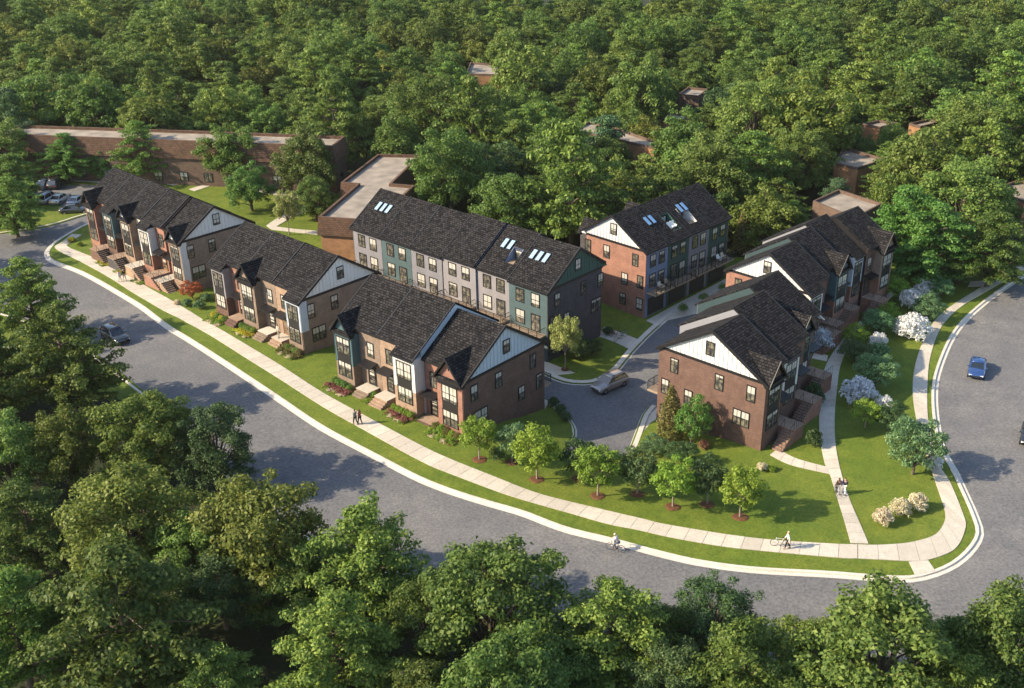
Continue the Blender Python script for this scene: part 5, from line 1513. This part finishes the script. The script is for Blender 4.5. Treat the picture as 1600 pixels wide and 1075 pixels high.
def car(label, x, y, heading, paint, suv=False, L=4.65, group=None, roof_rack=False, dz=-.13):
    root = empty('car', (x, y, ground(x, y) + dz), heading)
    # follow the slope of the ground
    d = 1.5; gx = (ground(x + math.cos(heading) * d, y + math.sin(heading) * d) - ground(x - math.cos(heading) * d, y - math.sin(heading) * d)) / (2 * d)
    root.rotation_euler = (0, -math.atan(gx), heading)
    tag(root, label, 'car', group)
    pm = bpy.data.materials.get('paint_' + paint[0]) or m_paint('paint_' + paint[0], paint[1])
    hw = .93 if suv else .9; belt = 1.02 if suv else .92; top = 1.68 if suv else 1.45; h = L / 2
    # body: rings across the car at stations along x (front = +x)
    st = [(-h, .45, .80, .80), (-h + .06, .3, .9, .92), (-h + .35, .24, 1.0, 1.0), (-h + .9, .22, 1.0, 1.0), (-.4, .2, 1.0, 1.0), (.6, .2, 1.0, .99), (h - 1.15, .21, 1.0, .96), (h - .7, .22, .99, .9), (h - .25, .26, .93, .82), (h - .06, .32, .84, .74), (h, .42, .74, .66)]
    b = MB(); secs = []
    for sx, z0, wf, zf in st:
        w = hw * wf; z1 = belt * zf if sx < h - 1.6 else belt * zf
        secs.append([(sx, -w * .9, z0), (sx, -w, z0 + .16), (sx, -w, z1 - .22), (sx, -w * .96, z1 - .06), (sx, -w * .82, z1), (sx, 0, z1 + .03), (sx, w * .82, z1), (sx, w * .96, z1 - .06), (sx, w, z1 - .22), (sx, w, z0 + .16), (sx, w * .9, z0)])
    loft(b, secs); b.build('body', pm, root, smooth=True)
    # glasshouse and roof
    r0 = -h + (.12 if suv else .55); r1 = -h + (.62 if suv else 1.25); f1 = h - (2.0 if suv else 2.15); f0 = h - (1.25 if suv else 1.35)
    g = MB()
    lo = [(r0, -hw * .86, belt - .03), (f0, -hw * .84, belt - .07), (f0, hw * .84, belt - .07), (r0, hw * .86, belt - .03)]
    hi = [(r1, -hw * .70, top - .06), (f1, -hw * .70, top - .05), (f1, hw * .70, top - .05), (r1, hw * .70, top - .06)]
    g.hexa(lo + hi); g.build('glasshouse', M['carglass'], root)
    rf_ = MB(); secs = []
    for t in (0, .12, .5, .85, 1):
        sx = r1 - .08 + (f1 + .1 - r1 + .08) * t; zt = top - (.05 if t in (0, 1) else 0)
        w = hw * .73
        secs.append([(sx, -w, zt - .07), (sx, -w * .9, zt), (sx, 0, zt + .03), (sx, w * .9, zt), (sx, w, zt - .07)])
    loft(rf_, secs); rf_.build('roof', pm, root, smooth=True)
    for sg in (-1, 1):
        p = MB()
        for (a, b2) in (((f0, sg * hw * .85, belt - .07), (f1, sg * hw * .71, top - .05)), ((r0, sg * hw * .87, belt - .03), (r1, sg * hw * .71, top - .06)), ((-.15, sg * hw * .865, belt - .05), (-.2, sg * hw * .715, top - .05))):
            p.tube([a, b2], .045, 5)
        p.build('pillar', pm, root)
        if roof_rack or suv:
            p = MB(); p.tube([(r1 + .1, sg * hw * .62, top + .06), (f1 - .1, sg * hw * .62, top + .06)], .025, 5); p.build('roof_rail', M['carblack'], root)
        p = MB(); p.box(f0 - .35, f0 - .15, sg * hw * 1.0, sg * hw * 1.18, belt - .02, belt + .12); p.build('mirror', pm, root)
        p = MB(); p.box(h - .2, h - .02, sg * hw * .48 - .0, sg * hw * .48 + sg * .32, .56, .68); p.build('headlight', M['lamp'], root)
        p = MB(); p.box(-h + .0, -h + .1, sg * hw * .5, sg * hw * .5 + sg * .34, .68, .82); p.build('taillight', M['taillamp'], root)
    p = MB(); p.box(h - .07, h + .01, -hw * .42, hw * .42, .42, .6); p.build('grille', M['carblack'], root)
    wr = .345 if suv else .325
    if ('w', suv) not in CAR_CACHE:
        t = MB(); t.lathe([(wr * .62, -.1), (wr * .94, -.11), (wr, -.07), (wr, .07), (wr * .94, .11), (wr * .62, .1)], 20, Matrix.Rotation(R(90), 4, 'X'))
        rm = MB(); rm.lathe([(.001, -.085), (wr * .2, -.09), (wr * .62, -.07), (wr * .64, .0), (wr * .62, .07), (wr * .2, .09), (.001, .085)], 20, Matrix.Rotation(R(90), 4, 'X'))
        CAR_CACHE[('w', suv)] = (t.mesh('tyre', M['tyre'], True), rm.mesh('rim', M['rim']))
    tm, rm = CAR_CACHE[('w', suv)]
    for sx in (-h + .85, h - .88):
        for sg in (-1, 1):
            w = link('wheel', tm, root, (sx, sg * (hw - .1), wr)); link('rim', rm, w)
            a = MB(); a.lathe([(wr * 1.16, -.02), (wr * 1.16, .02), (wr * .9, .02)], 20, Matrix.Translation((sx, sg * (hw - .005), wr)) @ Matrix.Rotation(R(90), 4, 'X')); a.build('wheel_arch', M['carblack'], root)
    return root
def hd(p, q): return math.atan2(q[1] - p[1], q[0] - p[0])
P = (5.94, 109.99)
car('bronze-grey sport utility car turning in the courtyard alley', P[0], P[1], hd((7.67, 111.28), (4.88, 108.72)), ('bronze', (.33, .29, .26)), True)
P = (-52.32, 117.83)
car('black car driving along the street at the left', P[0], P[1], hd((-53.63, 119.10), (-50.81, 116.21)), ('black', (.02, .021, .022)), True)
P = (47.42, 110.60)
car('blue car on the wide road at the right', P[0], P[1], hd((48.78, 113.90), (46.31, 108.02)), ('blue', (.03, .075, .22)))
P = (47.35, 95.14)
car('dark car cut by the right edge of the picture', P[0], P[1], hd((48.84, 98.42), (46.11, 92.46)), ('graphite', (.03, .03, .033)))
up = hd((-80.18, 170.09), (-79.73, 173.39))
for px, pc, lab in (((72,291), ('slate', (.1, .13, .18)), 'slate blue parked car, left in the upper parking row'), ((92,290), ('graphite', (.03, .03, .033)), 'dark parked car, right in the upper parking row'),
                    ((58,313), ('green', (.12, .15, .12)), 'grey-green parked car, leftmost in the lower parking row'), ((76,313), ('silver', (.4, .42, .42)), 'silver parked car in the middle of the lower parking row'),
                    ((95,314), ('cream', (.55, .53, .47)), 'cream parked car right of the silver one'), ((122,317), ('silver', (.4, .42, .42)), 'silver parked car half hidden by the first townhouse')):
    P = {(72,291): (-86.38, 179.24), (92,290): (-84.37, 179.60), (58,313): (-84.70, 171.72), (76,313): (-82.82, 171.72), (95,314): (-80.71, 171.39), (122,317): (-77.51, 170.42)}[px]
    car(lab, P[0], P[1], up, pc, px[0] in (92, 76), group='cars in the parking lot')
P = (-76.18, 165.97); car('dark grey car parked across the end of the first townhouse row', P[0], P[1], hd((-77.75, 165.36), (-74.86, 165.98)), ('iron', (.07, .075, .08)))

# ------------------------------------------------------------------ people
SKINM = m_plain('skin', (.5, .3, .21), .5, var=.04)
def cloth(n, c): return bpy.data.materials.get('cloth_' + n) or m_plain('cloth_' + n, c, .8, var=.1, scale=8)
def skin_mesh(name, verts, edges, rad, mat, parent=None, sub=2, root=0):
    me = bpy.data.meshes.new(name); me.from_pydata(verts, edges, []); me.update()
    o = bpy.data.objects.new(name, me); col.objects.link(o); o.parent = parent
    md = o.modifiers.new('skin', 'SKIN'); md.use_smooth_shade = True
    sv = me.skin_vertices[0].data if me.skin_vertices else None
    if sv is None:
        bm = bmesh.new(); bm.from_mesh(me); bm.verts.layers.skin.verify(); bm.to_mesh(me); bm.free(); sv = me.skin_vertices[0].data
    for i, r in enumerate(rad):
        sv[i].radius = (r, r) if not hasattr(r, '__len__') else r
        sv[i].use_root = (i == root)
    s = o.modifiers.new('sub', 'SUBSURF'); s.levels = sub; s.render_levels = sub
    me.materials.append(mat)
    return o
def person(label, x, y, face, top, bottom, hair, pose='walk', h=1.74, long_hair=False, z=None, group=None):
    """faces +x in its own frame"""
    k = h / 1.75
    zb = ground(x, y) + .06 if z is None else z
    st = {'walk': .22, 'stand': .05, 'ride': 0}[pose]
    hipz = .93
    if pose == 'ride':
        pelvis = Vector((0, 0, 0)); 
        kneeL, footL = Vector((.34, .1, -.22)), Vector((.18, .11, -.62)); kneeR, footR = Vector((.38, -.1, -.02)), Vector((.24, -.11, -.40))
        chest, neck, head = Vector((.17, 0, .36)), Vector((.27, 0, .52)), Vector((.33, 0, .68))
        elL, haL = Vector((.38, .22, .25)), Vector((.58, .2, .16)); elR, haR = Vector((.38, -.22, .25)), Vector((.58, -.2, .16))
    else:
        pelvis = Vector((0, 0, hipz))
        kneeL, footL = Vector((st * .75, .09, .5)), Vector((st, .09, .07)); kneeR, footR = Vector((-st * .1, -.09, .5)), Vector((-st * 1.1, -.09, .09))
        chest, neck, head = Vector((.02, 0, 1.3)), Vector((.02, 0, 1.47)), Vector((.04, 0, 1.63))
        sw = .16 if pose == 'walk' else .05
        elL, haL = Vector((-sw * .6, .25, 1.1)), Vector((-sw * .3 + .04, .26, .86)); elR, haR = Vector((sw * .6, -.25, 1.1)), Vector((sw * 1.4 + .04, -.26, .88))
    shL, shR = chest + Vector((0, .18, .1)), chest + Vector((0, -.18, .1))
    hL, hR = pelvis + Vector((0, .09, -.02)), pelvis + Vector((0, -.09, -.02))
    V, E, Rr = [], [], []
    def add(p, r, par=None):
        V.append(tuple(Vector(p) * k)); Rr.append((r * k, r * k) if not hasattr(r, '__len__') else (r[0] * k, r[1] * k))
        if par is not None: E.append((par, len(V) - 1))
        return len(V) - 1
    a = add(pelvis, (.13, .1)); b = add(pelvis.lerp(chest, .5), (.125, .095), a); c = add(chest, (.15, .105), b); d = add(neck, .055, c)
    e1 = add(head - Vector((0, 0, .06)), (.075, .085), d); e2 = add(head + Vector((0, 0, .03)), (.082, .098), e1); e3 = add(head + Vector((0, 0, .1)), (.06, .07), e2)
    add(head + Vector((.105, 0, -.015)), .014, e2)                        # nose
    for sgn, sh, el, ha in ((1, shL, elL, haL), (-1, shR, elR, haR)):
        s1 = add(sh, .058, c); s2 = add(el, .043, s1); s3 = add(ha, .032, s2)
        fd = (ha - el).normalized()
        pm = add(ha + fd * .07, (.034, .018), s3)
        for q, ln in ((-.024, .07), (-.008, .08), (.008, .076), (.024, .06)):
            f1 = add(ha + fd * .12 + Vector((q, 0, 0)), .008, pm); add(ha + fd * (.12 + ln * .6) + Vector((q + .012, 0, -.006)), .007, f1)
        add(ha + fd * .06 + Vector((.05, -sgn * .01, -.01)), .009, s3)
    for hp, kn, ft in ((hL, kneeL, footL), (hR, kneeR, footR)):
        l1 = add(hp, .085, a); l2 = add(kn, .056, l1); l3 = add(ft, .04, l2); add(ft + Vector((.13, 0, -.035)), (.04, .028), l3)
    body = skin_mesh('person', V, E, Rr, SKINM)
    body.location = (x, y, zb); body.rotation_euler = (0, 0, face)
    tag(body, label, 'person', group)
    # clothing: jacket, trousers, shoes, hair
    def chain(name, pts, mat, edges):
        vs = [tuple(Vector(p) * k) for p, r in pts]; rr = [((r[0] * k, r[1] * k) if hasattr(r, '__len__') else (r * k, r * k)) for p, r in pts]
        return skin_mesh(name, vs, edges, rr, mat, body)
    chain('jacket', [(pelvis + Vector((0, 0, .02)), (.155, .125)), (pelvis.lerp(chest, .5), (.15, .118)), (chest, (.172, .125)), (neck - Vector((0, 0, .05)), .075), (shL, .075), (elL, .06), (haL.lerp(elL, .12), .045), (shR, .075), (elR, .06), (haR.lerp(elR, .12), .045)],
          cloth(*top), [(0, 1), (1, 2), (2, 3), (2, 4), (4, 5), (5, 6), (2, 7), (7, 8), (8, 9)])
    chain('trousers', [(pelvis + Vector((0, 0, .05)), (.145, .115)), (hL, .105), (kneeL, .076), (footL + Vector((0, 0, .04)), .06), (hR, .105), (kneeR, .076), (footR + Vector((0, 0, .04)), .06)], cloth(*bottom), [(0, 1), (1, 2), (2, 3), (0, 4), (4, 5), (5, 6)])
    for ft in (footL, footR):
        chain('shoe', [(ft + Vector((-.05, 0, -.03)), .05), (ft + Vector((.06, 0, -.035)), .047), (ft + Vector((.15, 0, -.04)), .036)], cloth('shoe', (.03, .025, .022)), [(0, 1), (1, 2)])
    hp = [(head + Vector((-.035, 0, .0)), (.088, .09)), (head + Vector((-.012, 0, .075)), (.088, .098)), (head + Vector((.02, 0, .115)), (.06, .07))]
    ed = [(0, 1), (1, 2)]
    if long_hair: hp += [(head + Vector((-.09, 0, -.14)), (.07, .05)), (head + Vector((-.11, 0, -.28)), (.05, .035))]; ed += [(0, 3), (3, 4)]
    chain('helmet' if pose == 'ride' else 'hair', hp, cloth(*hair), ed)
    return body
DK, BRN, BLD = ('darkhair', (.015, .012, .01)), ('brownhair', (.09, .045, .02)), ('fairhair', (.5, .42, .28))
P = (-20.40, 97.01); person('person in grey-green jacket and black trousers, left of the couple on the street pavement', P[0], P[1], R(140), ('greygreen', (.16, .2, .17)), ('black', (.015, .015, .018)), DK)
P = (-19.96, 97.14); person('person in red-brown top beside the grey-green jacket on the street pavement', P[0], P[1], R(140), ('redbrown', (.22, .07, .06)), ('black', (.015, .015, .018)), BRN, h=1.66, long_hair=True)
P = (-58.63, 136.73); person('person in white clothes on the far street pavement', P[0], P[1], R(-35), ('white', (.7, .68, .66)), ('offwhite', (.6, .56, .5)), BRN, h=1.66, long_hair=True)
P = (-58.19, 137.19); person('person in black jacket and beige trousers on the far street pavement', P[0], P[1], R(-35), ('blackgreen', (.02, .03, .026)), ('beige', (.45, .4, .3)), DK)
P = (26.40, 85.22); person('person in navy jacket and white trousers on the garden path', P[0], P[1], R(80), ('navy', (.02, .022, .06)), ('white', (.7, .68, .66)), DK, h=1.8)
P = (25.90, 85.35); person('person in dark brown top wheeling a bicycle on the garden path', P[0], P[1], R(85), ('darkbrown', (.07, .035, .025)), ('grey', (.3, .3, .32)), BRN, h=1.68, long_hair=True)
P = (19.45, 76.12); person('person in white jacket and black trousers wheeling a pale bicycle', P[0], P[1], R(175), ('white', (.7, .68, .66)), ('black', (.015, .015, .018)), BLD, h=1.76)
ox, oy, a_ = HOUSES['B']; P = off(ox, oy, a_, 12.9, -.1)
person('person standing on the right stoop of the middle street row', P[0], P[1], a_ - R(90), ('cream', (.55, .5, .42)), ('khaki', (.3, .27, .2)), BRN, 'stand', z=.67)

def bicycle(label, x, y, head_, frame, lean=0.0, group=None, dz=.06):
    root = empty('bicycle', (x, y, ground(x, y) + dz), head_); root.rotation_euler = (lean, 0, head_)
    tag(root, label, 'bicycle', group)
    fm = bpy.data.materials.get('bike_' + frame[0]) or m_plain('bike_' + frame[0], frame[1], .35, .2)
    if 'bw' not in CAR_CACHE:
        t = MB(); r = .34
        ring = [(math.cos(a) * r, 0, math.sin(a) * r) for a in np.linspace(0, 2 * math.pi, 29)]
        t.tube(ring, .02, 6, False)
        s = MB(); ring2 = [(math.cos(a) * (r - .03), 0, math.sin(a) * (r - .03)) for a in np.linspace(0, 2 * math.pi, 29)]
        s.tube(ring2, .01, 4, False)
        for a in np.linspace(0, 2 * math.pi, 13)[:-1]: s.tube([(0, 0, 0), (math.cos(a) * .31, 0, math.sin(a) * .31)], .004, 3, False)
        s.tube([(0, -.05, 0), (0, .05, 0)], .025, 6)
        CAR_CACHE['bw'] = (t.mesh('tyre', M['tyre']), s.mesh('spokes', M['rim']))
    for xx in (-.52, .53):
        w = link('wheel', CAR_CACHE['bw'][0], root, (xx, 0, .36)); link('spokes', CAR_CACHE['bw'][1], w)
    f = MB()
    for a, b in (((-.08, 0, .3), (-.22, 0, .8)), ((-.2, 0, .74), (.36, 0, .78)), ((-.08, 0, .3), (.38, 0, .68)), ((-.08, 0, .3), (-.52, 0, .36)), ((-.2, 0, .72), (-.52, 0, .36)), ((.34, 0, .9), (.53, 0, .36))): f.tube([a, b], .022, 6)
    f.build('frame', fm, root)
    f = MB(); f.tube([(.34, 0, .88), (.35, 0, .98)], .018, 6); f.tube([(.28, -.26, 1.0), (.38, -.12, 1.0), (.38, .12, 1.0), (.28, .26, 1.0)], .016, 6); f.build('handlebar', M['rail'], root)
    f = MB(); f.tube([(-.22, 0, .78), (-.25, 0, .88)], .015, 6); f.hexa([(-.38, -.09, .88), (-.06, -.02, .88), (-.06, .02, .88), (-.38, .09, .88), (-.38, -.08, .94), (-.06, -.015, .92), (-.06, .015, .92), (-.38, .08, .94)]); f.build('saddle', M['rail'], root)
    f = MB(); f.tube([(-.08, -.1, .3), (-.08, .1, .3)], .03, 8); f.box(-.02, .04, .1, .2, .14, .17); f.box(-.2, -.14, -.2, -.1, .42, .45); f.build('crank', M['rail'], root)
    return root
P = (4.97, 76.11); hh = hd((6.20, 75.84), (4.34, 76.56))
bicycle('grey bicycle ridden along the kerb', P[0], P[1], hh, ('grey', (.2, .21, .22)), dz=-.12)
person('cyclist in white and pink top with pale helmet riding along the kerb', P[0] - math.cos(hh) * .2, P[1] - math.sin(hh) * .2, hh, ('whitepink', (.62, .52, .54)), ('denim', (.07, .1, .14)), ('helmet', (.75, .7, .6)), 'ride', z=ground(*P) - .12 + .98)
P = (18.92, 76.49); bicycle('pale bicycle wheeled by the person in white', P[0], P[1], R(176), ('pale', (.72, .7, .64)))
P = (25.64, 85.24); bicycle('dark bicycle wheeled along the garden path', P[0], P[1], R(83), ('dark', (.05, .05, .055)))
for i, (p, c, lab) in enumerate((((7.32, 123.61), ('maroon', (.2, .05, .04)), 'maroon bicycle parked at the head of the bicycle path'), ((8.09, 123.21), ('teal', (.05, .15, .14)), 'teal bicycle parked on the bicycle path'), ((7.58, 122.47), ('pale', (.72, .7, .64)), 'pale bicycle parked nearest the courtyard lawn'))):
    bicycle(lab, p[0], p[1], R(20 + i * 14), c)
bs = (7.69, 123.03)

# ------------------------------------------------------------------ balcony furniture
M['cushion'] = m_plain('cushion_fabric', (.55, .45, .33), .8, var=.08)
M['white_shell'] = m_plain('white_shell', (.75, .73, .68), .4, var=.04)
def lounge_chair(label, x, y, z, a, mat):
    root = empty('lounge_chair', (x, y, z), a); tag(root, label, 'chair', 'lounge chairs of the balcony townhouses')
    s = MB(); s.box(-.32, .32, -.32, .3, .3, .44); s.build('seat', M[mat], root)
    b = MB(); b.hexa([(-.32, .22, .44), (.32, .22, .44), (.32, .34, .44), (-.32, .34, .44), (-.28, .42, .95), (.28, .42, .95), (.28, .5, .93), (-.28, .5, .93)]); b.build('backrest', M[mat], root)
    for sx in (-1, 1):
        m_ = MB(); m_.box(sx * .36 - .05, sx * .36 + .05, -.3, .32, .46, .56); m_.build('armrest', M[mat], root)
        for sy in (-.27, .25):
            l = MB(); l.tube([(sx * .3, sy, 0), (sx * .28, sy, .32)], .025, 5); l.build('leg', M['rail'], root)
    return root
ox, oy, a_ = HOUSES['D']
zdk = EV - 5.5
for lx, lab, mt in ((15.6, 'beige lounge chair on the blue balcony near the brick end', 'cushion'), (14.2, 'tan lounge chair on the blue balcony by its partition', 'deck'), (2.6, 'white lounge chair on the last green balcony', 'white_shell'), (1.6, 'beige lounge chair on the last green balcony', 'cushion')):
    P = off(ox, oy, a_, lx, 11.0 + .75); lounge_chair(lab, P[0], P[1], zdk, a_ + R(180), mt)
for lx, lab in ((10.0, 'white shell chair on the roof terrace, left one'), (10.75, 'white shell chair on the roof terrace, right one')):
    P = off(ox, oy, a_, lx, 11.0 - 1.9); lounge_chair(lab, P[0], P[1], EV + 3.8 / 5.8 * 1.2 - .2, a_ + R(160), 'white_shell')


# ------------------------------------------------------------------ the summer air over the whole place
hz = MB(); hz.box(-420, 420, -70, 560, -8, 58.5)
hm = bpy.data.materials.new('haze_air'); hm.use_nodes = True
hn = hm.node_tree
hn.nodes.remove(hn.nodes['Principled BSDF'])
pv = hn.nodes.new('ShaderNodeVolumePrincipled')
pv.inputs['Color'].default_value = (.95, .94, .88, 1)
pv.inputs['Density'].default_value = .00005
pv.inputs['Anisotropy'].default_value = .2
hn.links.new(pv.outputs[0], hn.nodes['Material Output'].inputs['Volume'])
ho = hz.build('haze', hm)
tag(ho, 'thin warm summer haze over the whole place', 'haze', kind='stuff')
scene.cycles.volume_bounces = 0
